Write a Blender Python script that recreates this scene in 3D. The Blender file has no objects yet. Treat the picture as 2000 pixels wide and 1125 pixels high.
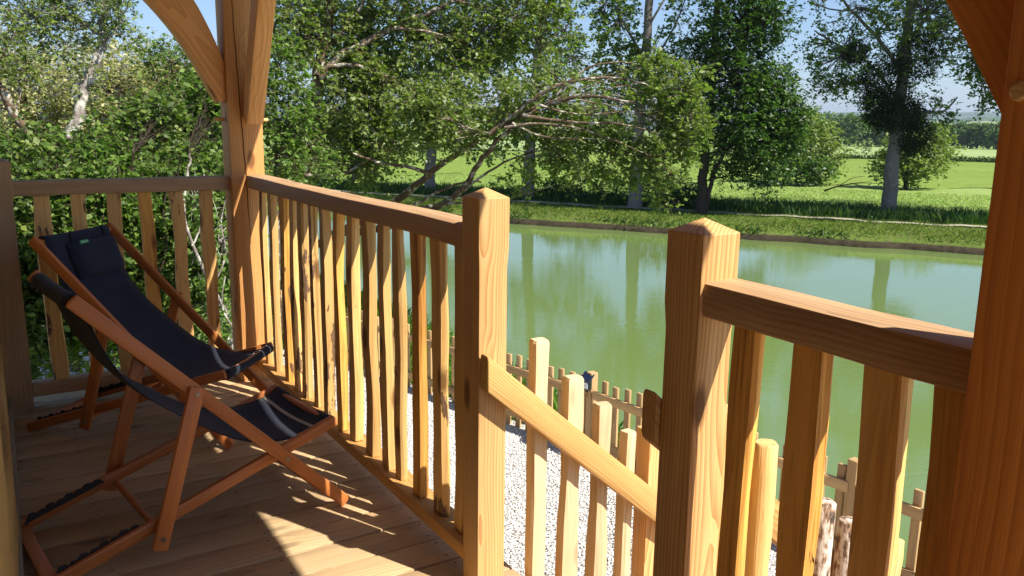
import bpy, math
import numpy as np
from mathutils import Vector, Matrix

# ------------------------------------------------------------------ camera, world, sun
S = bpy.context.scene
COL = S.collection
CR = np.array([0.85017593, -0.52634035, 0.01291199])
CU = np.array([0.09187296, 0.17245734, 0.98072311])
CW = np.array([0.51842092, 0.83260092, -0.19497553])
FPX, H = 1620.0, 1.40
cd = bpy.data.cameras.new('camera')
cam = bpy.data.objects.new('camera', cd); COL.objects.link(cam); S.camera = cam
cd.sensor_width = 36; cd.lens = 36 * FPX / 2000; cd.clip_start = 0.02; cd.clip_end = 9000
cam.matrix_world = Matrix(((CR[0], CU[0], -CW[0], 0), (CR[1], CU[1], -CW[1], 0), (CR[2], CU[2], -CW[2], H), (0, 0, 0, 1)))
S.render.resolution_x, S.render.resolution_y = 1024, 576

SUN_EL, SUN_AZ = math.radians(49.5), math.radians(154.6)   # azimuth clockwise from +Y
sd = Vector((math.sin(SUN_AZ) * math.cos(SUN_EL), math.cos(SUN_AZ) * math.cos(SUN_EL), math.sin(SUN_EL)))
sl = bpy.data.lights.new('sun', 'SUN'); sl.energy = 4.6; sl.angle = math.radians(0.55); sl.color = (1, .94, .84)
so = bpy.data.objects.new('sun', sl); COL.objects.link(so); so.rotation_euler = sd.to_track_quat('Z', 'Y').to_euler()
so.location = (5, -8, 12)
W = bpy.data.worlds.new('World'); S.world = W; W.use_nodes = True
nt = W.node_tree; bg = nt.nodes['Background']
sky = nt.nodes.new('ShaderNodeTexSky'); sky.sky_type = 'NISHITA'; sky.sun_disc = False
sky.sun_elevation = SUN_EL; sky.sun_rotation = SUN_AZ; sky.altitude = 0; sky.air_density = 1.0; sky.dust_density = 0.15; sky.ozone_density = 3.0
vm = nt.nodes.new('ShaderNodeVectorMath'); vm.operation = 'MULTIPLY'; vm.inputs[1].default_value = (.90, .97, 1.12)
nt.links.new(sky.outputs[0], vm.inputs[0]); nt.links.new(vm.outputs[0], bg.inputs[0]); bg.inputs[1].default_value = 0.070
S.view_settings.view_transform = 'Standard'; S.view_settings.look = 'None'
S.view_settings.exposure = 1.0; S.view_settings.gamma = 1

# ------------------------------------------------------------------ helpers
def ray(x, y):
    d = CW * FPX + CR * (x - 1000) - CU * (y - 562.5)
    return d / np.linalg.norm(d)
def PD(x, y, D):                      # point seen at photo pixel x,y at horizontal distance D
    d = ray(x, y); h = math.hypot(d[0], d[1]); return np.array([0, 0, H]) + d * D / h
def PZ(x, y, z):
    d = ray(x, y); return np.array([0, 0, H]) + d * (z - H) / d[2]
rng = np.random.default_rng(11)

def tag(o, label=None, cat=None, group=None, kind=None):
    if label: o['label'] = label
    if cat: o['category'] = cat
    if group: o['group'] = group
    if kind: o['kind'] = kind
    return o
def empty(name, loc=(0, 0, 0)):
    o = bpy.data.objects.new(name, None); COL.objects.link(o); o.location = loc; o.empty_display_size = .1
    return o
def link(name, me, parent=None, M=None, mat=None):
    o = bpy.data.objects.new(name, me); COL.objects.link(o)
    if mat is not None: me.materials.append(mat)
    M = M or Matrix.Identity(4)
    if parent is not None:
        o.parent = parent
        pm = parent.matrix_basis if parent.parent is None else parent.parent.matrix_basis @ parent.matrix_basis
        o.matrix_basis = pm.inverted() @ M
    else: o.matrix_basis = M
    return o
def smooth(me, ang=35):
    me.polygons.foreach_set('use_smooth', [True] * len(me.polygons)); me.set_sharp_from_angle(angle=math.radians(ang)); return me
def mesh_np(V, F):                    # V (n,3) ; F (m,k) all same k
    me = bpy.data.meshes.new('m'); V = np.asarray(V, np.float32); F = np.asarray(F, np.int32)
    me.vertices.add(len(V)); me.vertices.foreach_set('co', V.ravel())
    k = F.shape[1]; me.loops.add(F.size); me.loops.foreach_set('vertex_index', F.ravel())
    me.polygons.add(len(F)); me.polygons.foreach_set('loop_start', np.arange(0, F.size, k, dtype=np.int32))
    me.update(calc_edges=True); return me
def mesh_py(V, F):
    me = bpy.data.meshes.new('m'); me.from_pydata([tuple(map(float, v)) for v in V], [], F); me.update(); return me

def rrect(w, h, r, n=3):
    pts = []
    for cx, cy, a0 in ((w/2-r, h/2-r, 0), (-w/2+r, h/2-r, 90), (-w/2+r, -h/2+r, 180), (w/2-r, -h/2+r, 270)):
        for k in range(n):
            a = math.radians(a0 + 90 * k / (n - 1)); pts.append((cx + r * math.cos(a), cy + r * math.sin(a)))
    return pts
def loft(rings, cap=True):            # rings: list of (n,3)
    n = len(rings[0]); V = np.concatenate([np.asarray(r, float) for r in rings]); F = []
    for i in range(len(rings) - 1):
        for j in range(n):
            a, b = i * n + j, i * n + (j + 1) % n; F.append((a, b, b + n, a + n))
    if cap: F.append(tuple(range(n - 1, -1, -1))); F.append(tuple((len(rings) - 1) * n + j for j in range(n)))
    return V, F
def frame(A, B, up=(0, 0, 1)):
    A, B = Vector(A), Vector(B); x = (B - A).normalized(); u = Vector(up)
    y = u.cross(x)
    if y.length < 1e-4: y = Vector((0, 1, 0)).cross(x)
    y.normalize(); z = x.cross(y)
    M = Matrix((x, y, z)).transposed().to_4x4(); M.translation = A; return M, (B - A).length
def snoise(n, amp, rs, step=4):
    k = max(2, n // step + 2); c = rs.normal(0, amp, k); return np.interp(np.linspace(0, k - 1, n), np.arange(k), c)
def member(name, A, B, w, h, mat, parent=None, up=(0, 0, 1), r=.006, wob=0, seg=1, ends=None, prof=None, seed=0, shear=0.):
    """rounded bar from A to B, w across, h along 'up'; local X is its length so the grain follows it"""
    rs = np.random.default_rng(seed + 5); M, L = frame(A, B, up)
    p = np.array(prof or rrect(w, h, r)); xs = np.linspace(0, L, seg + 1)
    if wob: dy, dz, sy, sz = (snoise(seg + 1, wob, rs), snoise(seg + 1, wob, rs), 1 + snoise(seg + 1, wob / w * .8, rs), 1 + snoise(seg + 1, wob / h * .8, rs))
    rings = []
    c = min(.003, L * .05)
    for i, x in enumerate(xs):
        q = p * ([sy[i], sz[i]] if wob else [1, 1]); off = np.array([dy[i], dz[i]]) if wob else np.zeros(2)
        def ring(xx, s): return np.column_stack([np.full(len(q), xx), q * s + off])
        if i == 0: rings.append(ring(x, 1 - 2 * c / max(w, h)))
        rings.append(ring(x + (c if i == 0 else -c if i == seg else 0), 1))
        if i == seg: rings.append(ring(x, 1 - 2 * c / max(w, h)))
    V, F = loft(rings); V[:, 0] -= V[:, 2] * shear; me = smooth(mesh_py(V, F)); return link(name, me, parent, M, mat)
def picket(name, A, B, w, t, mat, parent=None, up=(0, 1, 0), seed=0, round_=0., wob=.0035, top=.004, seg=14):
    """hand-split stake: irregular section that drifts along its length. w across (local y), t along up (local z)"""
    rs = np.random.default_rng(seed * 7 + 3); M, L = frame(A, B, up); n = 12
    a = np.arange(n) / n * 2 * math.pi + math.pi / n
    if round_ > .5: base = np.column_stack([np.cos(a) * w / 2, np.sin(a) * t / 2]) * (1 + rs.normal(0, .03, (n, 1)))
    else:
        e = 9.0; rr = (np.abs(np.cos(a)) ** e + np.abs(np.sin(a)) ** e) ** (-1 / e)
        base = np.column_stack([np.cos(a) * rr * w / 2, np.sin(a) * rr * t / 2]) * (1 + rs.normal(0, .05, (n, 1)))
    dy, dz = snoise(seg + 1, wob, rs), snoise(seg + 1, wob * .7, rs)
    dy -= np.linspace(dy[0], dy[-1], seg + 1) * .5; sw = 1 + snoise(seg + 1, .07, rs, 3); tw = snoise(seg + 1, .05, rs, 5)
    rings = []
    for i, x in enumerate(np.linspace(0, L, seg + 1)):
        c, s = math.cos(tw[i]), math.sin(tw[i]); q = base * sw[i] * (1 + rs.normal(0, .012, (n, 1))); q = q @ np.array([[c, -s], [s, c]]) + [dy[i], dz[i]]
        rings.append(np.column_stack([np.full(n, x), q]))
    q = rings[-1].copy(); cen = q[:, 1:].mean(0); q[:, 1:] = cen + (q[:, 1:] - cen) * .86; q[:, 0] += top; rings.append(q)
    q = rings[0].copy(); rings[0][:, 0] += .003; cen = q[:, 1:].mean(0); q[:, 1:] = cen + (q[:, 1:] - cen) * .93; rings.insert(0, q)
    V, F = loft(rings); return link(name, smooth(mesh_py(V, F), 22 if round_ < .5 else 50), parent, M, mat)
def tube_arrays(P, R, n=6):
    """P (k,3) points, R (k) radii -> rings"""
    P = np.asarray(P, float); T = np.gradient(P, axis=0); T /= np.linalg.norm(T, axis=1)[:, None] + 1e-9
    ref = np.array([0.3, .2, 1.]) if abs(T[0][2]) < .9 else np.array([1., .1, 0])
    a = np.arange(n) / n * 2 * math.pi; V = []
    for p, t, r in zip(P, T, R):
        u = np.cross(t, ref); u /= np.linalg.norm(u) + 1e-9; v = np.cross(t, u)
        V.append(p + r * (np.cos(a)[:, None] * u + np.sin(a)[:, None] * v))
    V = np.concatenate(V); k = len(P); F = []
    i, j = np.meshgrid(np.arange(k - 1), np.arange(n), indexing='ij'); i = i.ravel(); j = j.ravel()
    F = np.column_stack([i * n + j, i * n + (j + 1) % n, (i + 1) * n + (j + 1) % n, (i + 1) * n + j])
    return V, F
class Tubes:
    def __init__(s): s.V = []; s.F = []; s.n = 0
    def add(s, P, R, n=6):
        V, F = tube_arrays(P, R, n); s.V.append(V); s.F.append(F + s.n); s.n += len(V)
    def mesh(s): 
        me = mesh_np(np.concatenate(s.V), np.concatenate(s.F)); me.polygons.foreach_set('use_smooth', [True] * len(me.polygons)); return me

# ------------------------------------------------------------------ materials
class NB:
    def __init__(s, name):
        s.m = bpy.data.materials.new(name); s.m.use_nodes = True; s.t = s.m.node_tree; s.b = s.t.nodes['Principled BSDF']; s.out = s.t.nodes['Material Output']
    def n(s, ty, **kw):
        o = s.t.nodes.new('ShaderNode' + ty)
        for k, v in kw.items():
            if hasattr(o, k): setattr(o, k, v)
            else: o.inputs[k].default_value = v
        return o
    def l(s, a, b): s.t.links.new(a, b)
    def math(s, op, a, b=None, c=None):
        o = s.n('Math', operation=op)
        for i, v in enumerate((a, b, c)):
            if v is None: continue
            if hasattr(v, 'links'): s.l(v, o.inputs[i])
            else: o.inputs[i].default_value = v
        return o.outputs[0]
    def vmath(s, op, a, b=None):
        o = s.n('VectorMath', operation=op)
        for i, v in enumerate((a, b)):
            if v is None: continue
            if hasattr(v, 'links'): s.l(v, o.inputs[i])
            else: o.inputs[i].default_value = v
        return o.outputs[0] if op != 'LENGTH' else o.outputs[1]
    def mix(s, f, a, b):
        o = s.n('Mix', data_type='RGBA')
        for i, v in ((0, f), (6, a), (7, b)):
            if hasattr(v, 'links'): s.l(v, o.inputs[i])
            else: o.inputs[i].default_value = v if i == 0 else (*v, 1)[:4]
        return o.outputs[2]
    def ramp(s, f, stops):
        o = s.n('ValToRGB'); e = o.color_ramp.elements
        while len(e) < len(stops): e.new(.5)
        for el, (p, c) in zip(e, stops): el.position = p; el.color = (*c, 1) if len(c) == 3 else c
        s.l(f, o.inputs[0]); return o.outputs[0]
    def noise(s, vec, scale, detail=3, rough=.5):
        o = s.n('TexNoise'); o.inputs['Scale'].default_value = scale; o.inputs['Detail'].default_value = detail; o.inputs['Roughness'].default_value = rough
        if vec is not None: s.l(vec, o.inputs['Vector'])
        return o
    def bump(s, h, strength, dist):
        o = s.n('Bump'); o.inputs['Strength'].default_value = strength; o.inputs['Distance'].default_value = dist
        s.l(h, o.inputs['Height']); s.l(o.outputs[0], s.b.inputs['Normal']); return o

def wood(name, light, dark, ring=.009, contrast=.55, rough=.6, spec=.3, weather=None, wamt=.0, knots=1., bark=0., fiber=.5, stain=.5, bumpd=.002):
    m = NB(name); tc = m.n('TexCoord').outputs['Object']; oi = m.n('ObjectInfo').outputs['Random']
    r1 = m.math('MULTIPLY', oi, 37.0); r2 = m.math('MULTIPLY_ADD', m.math('FRACT', m.math('MULTIPLY', oi, 17.3)), .16, -.08); r3 = m.math('MULTIPLY_ADD', m.math('FRACT', m.math('MULTIPLY', oi, 71.9)), .12, .03)
    off = m.n('CombineXYZ'); m.l(r1, off.inputs[0]); m.l(r2, off.inputs[1]); m.l(r3, off.inputs[2])
    p = m.vmath('ADD', tc, off.outputs[0])
    low = m.noise(m.vmath('MULTIPLY', p, (1.1, 5, 5)), 1.0, 2).outputs['Color']
    low = m.vmath('MULTIPLY', m.vmath('SUBTRACT', low, (.5, .5, .5)), (.0, .085, .085))
    vo = m.n('TexVoronoi'); m.l(m.vmath('MULTIPLY', p, (3.0, 8, 8)), vo.inputs['Vector']); vo.inputs['Scale'].default_value = 1
    kd = vo.outputs['Distance']
    kn = m.n('MapRange'); m.l(kd, kn.inputs[0]); kn.inputs[1].default_value = .05; kn.inputs[2].default_value = .36; kn.inputs[3].default_value = 1; kn.inputs[4].default_value = 0; kn.clamp = True
    kf = m.math('MULTIPLY', m.math('POWER', kn.outputs[0], 2), knots)
    q = m.vmath('ADD', m.vmath('MULTIPLY', p, (.06, 1, 1)), low)
    kv = m.n('CombineXYZ'); m.l(m.math('MULTIPLY', kf, .03), kv.inputs[1]); m.l(m.math('MULTIPLY', kf, .02), kv.inputs[2])
    q = m.vmath('ADD', q, kv.outputs[0])
    wv = m.n('TexWave', wave_type='RINGS', rings_direction='X', wave_profile='SAW'); m.l(q, wv.inputs['Vector'])
    wv.inputs['Scale'].default_value = 2 * math.pi / 20 / ring; wv.inputs['Distortion'].default_value = .8; wv.inputs['Detail'].default_value = 1
    wv.inputs['Detail Scale'].default_value = .6
    rg = m.math('POWER', wv.outputs['Fac'], 1.8)
    fb = m.noise(m.vmath('MULTIPLY', p, (5, 240, 240)), 1, 3, .6).outputs[0]
    big = m.noise(m.vmath('MULTIPLY', p, (2, 9, 9)), 1.0, 3).outputs[0]; midf = m.noise(m.vmath('MULTIPLY', p, (2.2, 60, 60)), 1.0, 4, .65).outputs[0]
    f = m.math('ADD', m.math('MULTIPLY', rg, contrast), m.math('MULTIPLY', m.math('SUBTRACT', fb, .5), fiber))
    f = m.math('ADD', f, m.math('MULTIPLY', m.math('SUBTRACT', big, .5), stain * 1.5)); f = m.math('ADD', f, m.math('MULTIPLY', m.math('SUBTRACT', midf, .5), fiber * 2.2))
    cl = m.n('Clamp'); m.l(f, cl.inputs[0]); col = m.mix(cl.outputs[0], light, dark)
    # per piece tint
    tint = m.math('MULTIPLY_ADD', m.math('FRACT', m.math('MULTIPLY', oi, 5.7)), .4, .8)
    tc2 = m.n('CombineXYZ'); [m.l(tint, tc2.inputs[i]) for i in range(3)]
    col = m.vmath('MULTIPLY', col, tc2.outputs[0])
    kd2 = m.n('MapRange'); m.l(kd, kd2.inputs[0]); kd2.inputs[1].default_value = .10; kd2.inputs[2].default_value = .19; kd2.inputs[3].default_value = .85 * knots; kd2.inputs[4].default_value = 0
    col = m.mix(kd2.outputs[0], col, tuple(c * .35 for c in dark))
    if weather:
        wn = m.noise(m.vmath('MULTIPLY', p, (3, 30, 30)), 1, 4, .6).outputs[0]
        wf = m.n('MapRange'); m.l(wn, wf.inputs[0]); wf.inputs[1].default_value = .3; wf.inputs[2].default_value = .7; wf.inputs[3].default_value = wamt * .5; wf.inputs[4].default_value = min(1, wamt * 1.4)
        col = m.mix(wf.outputs[0], col, weather)
    hgt = m.math('ADD', m.math('MULTIPLY', rg, -.5), fb)
    if bark:
        bn = m.noise(m.vmath('MULTIPLY', p, (3.2, 14, 14)), 1, 4, .65).outputs[0]
        bf = m.n('MapRange'); m.l(m.math('ADD', bn, m.math('MULTIPLY', m.math('SUBTRACT', m.math('FRACT', m.math('MULTIPLY', oi, 13.1)), .5), .14)), bf.inputs[0])
        bf.inputs[1].default_value = 1 - bark; bf.inputs[2].default_value = 1.02 - bark
        bc = m.mix(m.noise(m.vmath('MULTIPLY', p, (60, 60, 60)), 1, 4).outputs[0], (.30, .17, .09), (.06, .035, .02))
        col = m.mix(bf.outputs[0], col, bc); hgt = m.math('ADD', hgt, m.math('MULTIPLY', bf.outputs[0], 1.4))
    m.l(col, m.b.inputs['Base Color']); m.b.inputs['Roughness'].default_value = rough; m.b.inputs['Specular IOR Level'].default_value = spec
    m.bump(hgt, .5, bumpd); return m.m

def simple(name, col, rough=.6, spec=.3, metal=0, nscale=0, namt=.3, bumpd=0):
    m = NB(name)
    if nscale:
        tc = m.n('TexCoord').outputs['Object']; nz = m.noise(tc, nscale, 4).outputs[0]
        m.l(m.mix(nz, tuple(c * (1 - namt) for c in col), tuple(min(1, c * (1 + namt)) for c in col)), m.b.inputs['Base Color'])
        if bumpd: m.bump(nz, .6, bumpd)
    else: m.b.inputs['Base Color'].default_value = (*col, 1)
    m.b.inputs['Roughness'].default_value = rough; m.b.inputs['Specular IOR Level'].default_value = spec; m.b.inputs['Metallic'].default_value = metal
    return m.m
def leafmat(name, a, b, trans=.35, rough=.45, spec=.4, c=None):
    m = NB(name); g = m.n('NewGeometry').outputs['Random Per Island']
    col = m.ramp(g, [(0, a), (.7, b), (1, c or b)])
    m.l(col, m.b.inputs['Base Color']); m.b.inputs['Roughness'].default_value = rough; m.b.inputs['Specular IOR Level'].default_value = spec
    tr = m.n('BsdfTranslucent'); m.l(m.vmath('MULTIPLY', col, (1.5, 1.9, .7)), tr.inputs[0])
    mx = m.n('MixShader'); mx.inputs[0].default_value = trans; m.l(m.b.outputs[0], mx.inputs[1]); m.l(tr.outputs[0], mx.inputs[2]); m.l(mx.outputs[0], m.out.inputs[0]); return m.m
def barkmat(name, a, b, lichen=None, lam=.5, scale=14):
    m = NB(name); tc = m.n('TexCoord').outputs['Object']; nz = m.noise(m.vmath('MULTIPLY', tc, (1, 1, .35)), scale, 5, .65).outputs[0]
    col = m.mix(nz, a, b)
    if lichen:
        n2 = m.noise(tc, scale * .6, 5, .7).outputs[0]; mr = m.n('MapRange'); m.l(n2, mr.inputs[0]); mr.inputs[1].default_value = 1.02 - lam; mr.inputs[2].default_value = 1.1 - lam
        col = m.mix(mr.outputs[0], col, lichen)
    m.l(col, m.b.inputs['Base Color']); m.b.inputs['Roughness'].default_value = .9; m.b.inputs['Specular IOR Level'].default_value = .1
    m.bump(nz, .9, .02); return m.m

M_post = wood('larch_beam', (.82, .31, .062), (.52, .15, .022), ring=.011, contrast=.5, knots=1, rough=.55, spec=.3, fiber=.35)
M_newel = wood('larch_newel', (.76, .47, .19), (.44, .185, .05), ring=.0085, contrast=.75, knots=1, rough=.6, fiber=.4)
M_corner = wood('corner_post_wood', (.76, .38, .125), (.48, .19, .05), ring=.010, contrast=.6, knots=1, rough=.55, fiber=.5)
M_low = wood('low_rail_wood', (.62, .34, .11), (.34, .13, .03), ring=.010, contrast=.5, knots=1, rough=.6)
M_rail = wood('weathered_rail', (.50, .28, .12), (.20, .075, .024), ring=.008, contrast=.6, weather=(.54, .41, .26), wamt=.32, rough=.65, knots=.8)
M_hand = wood('stair_handrail_wood', (.72, .44, .15), (.46, .19, .05), ring=.0085, contrast=.75, knots=1, rough=.6, fiber=.4)
M_picket = wood('chestnut_stake', (.78, .48, .17), (.38, .16, .04), ring=.02, contrast=.35, knots=1, bark=.39, fiber=.6, stain=.9, rough=.6, bumpd=.004)
M_round = wood('round_stake', (.68, .44, .17), (.32, .15, .045), ring=.025, contrast=.35, knots=1, bark=.33, fiber=1.1, stain=1.3, rough=.65, bumpd=.004)
M_pale = wood('pale_sawn_stake', (.72, .53, .31), (.52, .33, .16), ring=.012, contrast=.4, knots=.5, fiber=.6, rough=.7)
M_yell = wood('split_stake_orange', (.80, .42, .095), (.34, .12, .024), ring=.025, contrast=.35, knots=1, bark=.36, fiber=1.0, stain=1.5, rough=.6, bumpd=.004)
M_deck = wood('deck_board_wood', (.60, .41, .21), (.32, .18, .08), ring=.012, contrast=.55, weather=(.37, .28, .17), wamt=.4, knots=.9, rough=.6, bumpd=.0025)
M_chair = wood('oiled_chair_wood', (.60, .205, .052), (.34, .09, .02), ring=.007, contrast=.45, knots=0.25, rough=.45, spec=.45, bumpd=.0008)
M_fence = wood('fence_pine', (.50, .33, .15), (.32, .18, .075), ring=.01, contrast=.35, knots=.5, rough=.75)
M_clad = wood('waney_cladding', (.62, .38, .12), (.38, .18, .05), ring=.012, contrast=.6, knots=1, fiber=.6)
M_plinth = wood('grey_plinth_board', (.30, .24, .15), (.18, .13, .08), ring=.01, contrast=.4)
M_roof = simple('roof_underside', (.24, .13, .055), .8, .1, nscale=6)
M_birch = None
def birch():
    m = NB('birch_bark'); tc = m.n('TexCoord').outputs['Object']; n1 = m.noise(m.vmath('MULTIPLY', tc, (14, 40, 40)), 1, 5, .7).outputs[0]
    col = m.ramp(n1, [(.38, (.05, .03, .02)), (.47, (.35, .22, .13)), (.53, (.66, .58, .48)), (.7, (.72, .66, .58))]); m.l(col, m.b.inputs['Base Color']); m.b.inputs['Roughness'].default_value = .8
    m.bump(n1, .8, .006); return m.m
M_birch = birch()
def fabric(name, col):
    m = NB(name); tc = m.n('TexCoord').outputs['Object']; wv = m.n('TexWave', bands_direction='X'); m.l(tc, wv.inputs[0]); wv.inputs['Scale'].default_value = 160
    w2 = m.n('TexWave', bands_direction='Y'); m.l(tc, w2.inputs[0]); w2.inputs['Scale'].default_value = 160
    h = m.math('ADD', wv.outputs['Fac'], w2.outputs['Fac']); nz = m.noise(tc, 9, 4).outputs[0]
    m.l(m.mix(nz, tuple(c * .75 for c in col), tuple(c * 1.35 for c in col)), m.b.inputs['Base Color'])
    m.b.inputs['Roughness'].default_value = .85; m.b.inputs['Specular IOR Level'].default_value = .15; m.b.inputs['Sheen Weight'].default_value = .08; m.b.inputs['Sheen Roughness'].default_value = .5
    m.bump(m.math('ADD', h, m.math('MULTIPLY', nz, 3)), .25, .001); return m.m
M_fab = fabric('navy_canvas', (.024, .029, .046)); M_stripe = fabric('grey_stripe_canvas', (.40, .38, .36)); M_black = fabric('black_piping', (.008, .008, .01))
M_green = simple('green_tag', (.06, .42, .14), .5); M_white = simple('white_mark', (.75, .8, .75), .5)
M_metal = simple('bolt_metal', (.35, .3, .24), .35, .5, .9); M_iron = simple('dark_rack_metal', (.035, .03, .028), .5, .4, .3)
M_plastic = simple('black_plastic', (.012, .013, .016), .25, .5); M_lens = simple('frosted_lens', (.65, .68, .72), .3, .5); M_panel = simple('solar_panel', (.01, .015, .04), .08, .8)

# leaves
L_hedge = leafmat('hedge_leaf', (.06, .115, .02), (.13, .215, .035), .35, .5, .28, (.19, .28, .055))
L_hedge2 = leafmat('dark_shrub_leaf', (.055, .10, .022), (.12, .19, .035), .35, .5, .3, (.24, .30, .07))
L_near = leafmat('near_tree_leaf', (.095, .135, .028), (.175, .235, .045), .35, .45, .35, (.21, .27, .07))
L_cream = leafmat('blossoming_shrub_leaf', (.20, .24, .08), (.46, .43, .20), .3, .6, .2, (.66, .58, .34))
L_poplar = leafmat('poplar_leaf', (.07, .12, .025), (.14, .20, .04), .35, .4, .45, (.25, .33, .08))
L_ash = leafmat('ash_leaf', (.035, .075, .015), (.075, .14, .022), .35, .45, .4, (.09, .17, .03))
L_dark = leafmat('clipped_hedge_leaf', (.025, .045, .012), (.05, .08, .02), .15, .9, .03)
L_mist = leafmat('mistletoe_leaf', (.010, .022, .006), (.03, .05, .012), .1, .7, .15)
L_olive = leafmat('olive_shrub_leaf', (.12, .16, .04), (.22, .27, .07), .3, .5, .3)
L_far = leafmat('far_tree_leaf', (.08, .14, .045), (.14, .21, .07), .2, .7, .15)
L_grass = leafmat('grass_blade', (.07, .12, .018), (.14, .20, .03), .3, .6, .15, (.26, .26, .08))
L_field = leafmat('crop_blade', (.20, .29, .065), (.28, .36, .11), .3, .7, .1, (.36, .40, .16))
L_dgrass = leafmat('verge_blade', (.02, .06, .01), (.05, .11, .018), .25, .5, .3, (.09, .15, .03))
L_weed = leafmat('weed_leaf', (.05, .13, .015), (.12, .26, .03), .4, .45, .3, (.30, .34, .05))
B_near = barkmat('lichen_bark', (.07, .045, .03), (.20, .14, .09), (.50, .47, .37), .50, 18)
B_white = barkmat('pale_lichen_bark', (.16, .13, .11), (.30, .26, .22), (.55, .53, .46), .55, 18)
B_pop = barkmat('poplar_bark', (.12, .10, .085), (.26, .23, .20), (.33, .31, .27), .45, 8)
B_dark = barkmat('dark_bark', (.03, .022, .016), (.08, .06, .045), (.2, .19, .15), .35, 10)

# ------------------------------------------------------------------ setting: land, gravel, water, path, fields, hills
def sheet(name, pts_rows, mat, label=None, kind='structure', sm=True):
    R = np.array(pts_rows, float); a, b = R.shape[:2]; V = R.reshape(-1, 3)
    i, j = np.meshgrid(np.arange(a - 1), np.arange(b - 1), indexing='ij'); i = i.ravel(); j = j.ravel()
    F = np.column_stack([i * b + j, i * b + j + 1, (i + 1) * b + j + 1, (i + 1) * b + j]); me = mesh_np(V, F)
    if sm: me.polygons.foreach_set('use_smooth', [True] * len(me.polygons))
    o = link(name, me, None, None, mat); o['kind'] = kind; return o
AX, NX = np.array([.555, -.832]), np.array([.832, .555])     # along and across the canal-like pond
def canal(a, n, z): q = AX * a + NX * n; return (q[0], q[1], z)
def vn(x, y, s=1., seed=0):          # cheap smooth noise
    return (math.sin(x * 1.7 * s + seed) * math.cos(y * 1.3 * s + seed * 2.1) + math.sin(x * .63 * s - y * .9 * s + seed * .7) + .5 * math.sin(x * 3.9 * s + y * 3.1 * s)) / 2.5
def m_grassland(name, c1, c2, c3, s1, s2, bd=.05):
    m = NB(name); tc = m.n('TexCoord').outputs['Object']; a = m.noise(tc, s1, 4, .6).outputs[0]; b = m.noise(tc, s2, 3, .7).outputs[0]
    col = m.mix(m.ramp(a, [(.35, (0, 0, 0)), (.65, (1, 1, 1))]), c1, c2); col = m.mix(m.ramp(b, [(.45, (0, 0, 0)), (.75, (1, 1, 1))]), col, c3)
    m.l(col, m.b.inputs['Base Color']); m.b.inputs['Roughness'].default_value = .9; m.b.inputs['Specular IOR Level'].default_value = .05; m.bump(b, 1, bd); return m.m
G_bank = m_grassland('bank_soil_and_grass', (.08, .13, .022), (.13, .19, .035), (.13, .11, .05), .8, 9)
G_field = m_grassland('crop_green', (.17, .26, .055), (.23, .31, .085), (.30, .35, .12), .35, 5, .08)
G_near = m_grassland('near_earth', (.10, .12, .04), (.22, .19, .12), (.05, .08, .02), 1.2, 12)
G_soil_shadow = simple('soil_shadow_strip', (.05, .04, .025), .95, .05, nscale=6, namt=.6, bumpd=.05)  # soil tone darkened to carry the shadow line at the waterline

def shore_x(y): return float(np.interp(y, [-30, 0, 3, 6, 11, 16, 25, 60], [4.0, 4.1, 4.2, 4.6, 4.8, 4.2, 2.5, -12]))
rows = []
for y in np.concatenate([np.linspace(-30, 0, 12), np.linspace(.6, 20, 60), np.linspace(21, 60, 20)]):
    sx = shore_x(y); r = []
    for k, t in enumerate([-60, -30, -15, -8, -4, -2.2, -1.3, -.9, -.5, -.25, -.05, .1, .3, 1]):
        z = {-.9: -1.04, -.5: -1.15, -.25: -1.32, -.05: -1.5, .1: -1.66, .3: -1.9, 1: -2.3}.get(t, -1.02)
        r.append((sx + t + (.12 * vn(y, 0, 2.1) if -.6 < t < .2 else 0), y, z + (.02 * vn(sx + t, y, 1.5) if t > -3 else 0)))
    rows.append(r)
sheet('ground', rows, G_near)
# gravel yard
def m_gravel():
    m = NB('white_gravel'); tc = m.n('TexCoord').outputs['Object']
    v = m.n('TexVoronoi'); m.l(tc, v.inputs['Vector']); v.inputs['Scale'].default_value = 75
    v2 = m.n('TexVoronoi'); m.l(tc, v2.inputs['Vector']); v2.inputs['Scale'].default_value = 130
    c = m.ramp(m.n('SeparateColor').outputs[0] if 0 else v.outputs['Color'], [(0, (.38, .36, .33)), (.2, (.74, .72, .68)), (.6, (.86, .84, .80))])
    gap = m.ramp(v.outputs['Distance'], [(.45, (1, 1, 1)), (.72, (.40, .38, .35))])
    c = m.vmath('MULTIPLY', c, gap); big = m.noise(tc, 1.2, 3).outputs[0]; c = m.mix(big, c, m.vmath('MULTIPLY', c, (.86, .85, .83)))
    m.l(c, m.b.inputs['Base Color']); m.b.inputs['Roughness'].default_value = .9; m.b.inputs['Specular IOR Level'].default_value = .1
    m.bump(m.math('SUBTRACT', m.math('MULTIPLY', v2.outputs['Distance'], -.4), v.outputs['Distance']), 1, .012); return m.m
M_gravel = m_gravel()
def fence_x(y): return float(np.interp(y, [-1, 2.2, 3.1, 4.1, 4.6, 5.4, 6.2, 6.8, 7.5, 9.0, 11], [4.15, 3.87, 3.76, 3.62, 3.55, 3.4, 3.19, 3.07, 2.92, 2.45, 1.7]))
rows = []
for y in np.linspace(-6, 9.5, 90):
    fx = fence_x(y) + .07 + .03 * vn(y, 3, 4); lx = -6 + .2 * vn(y, 1)
    rows.append([(lx + (fx - lx) * t, y + .15 * vn(t * 8, y, 1.2) * (1 if y > 9 else 0), -.998 + .012 * vn(t * 20, y * 2, 1.1)) for t in np.linspace(0, 1, 40)])
sheet('gravel', rows, M_gravel)

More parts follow.
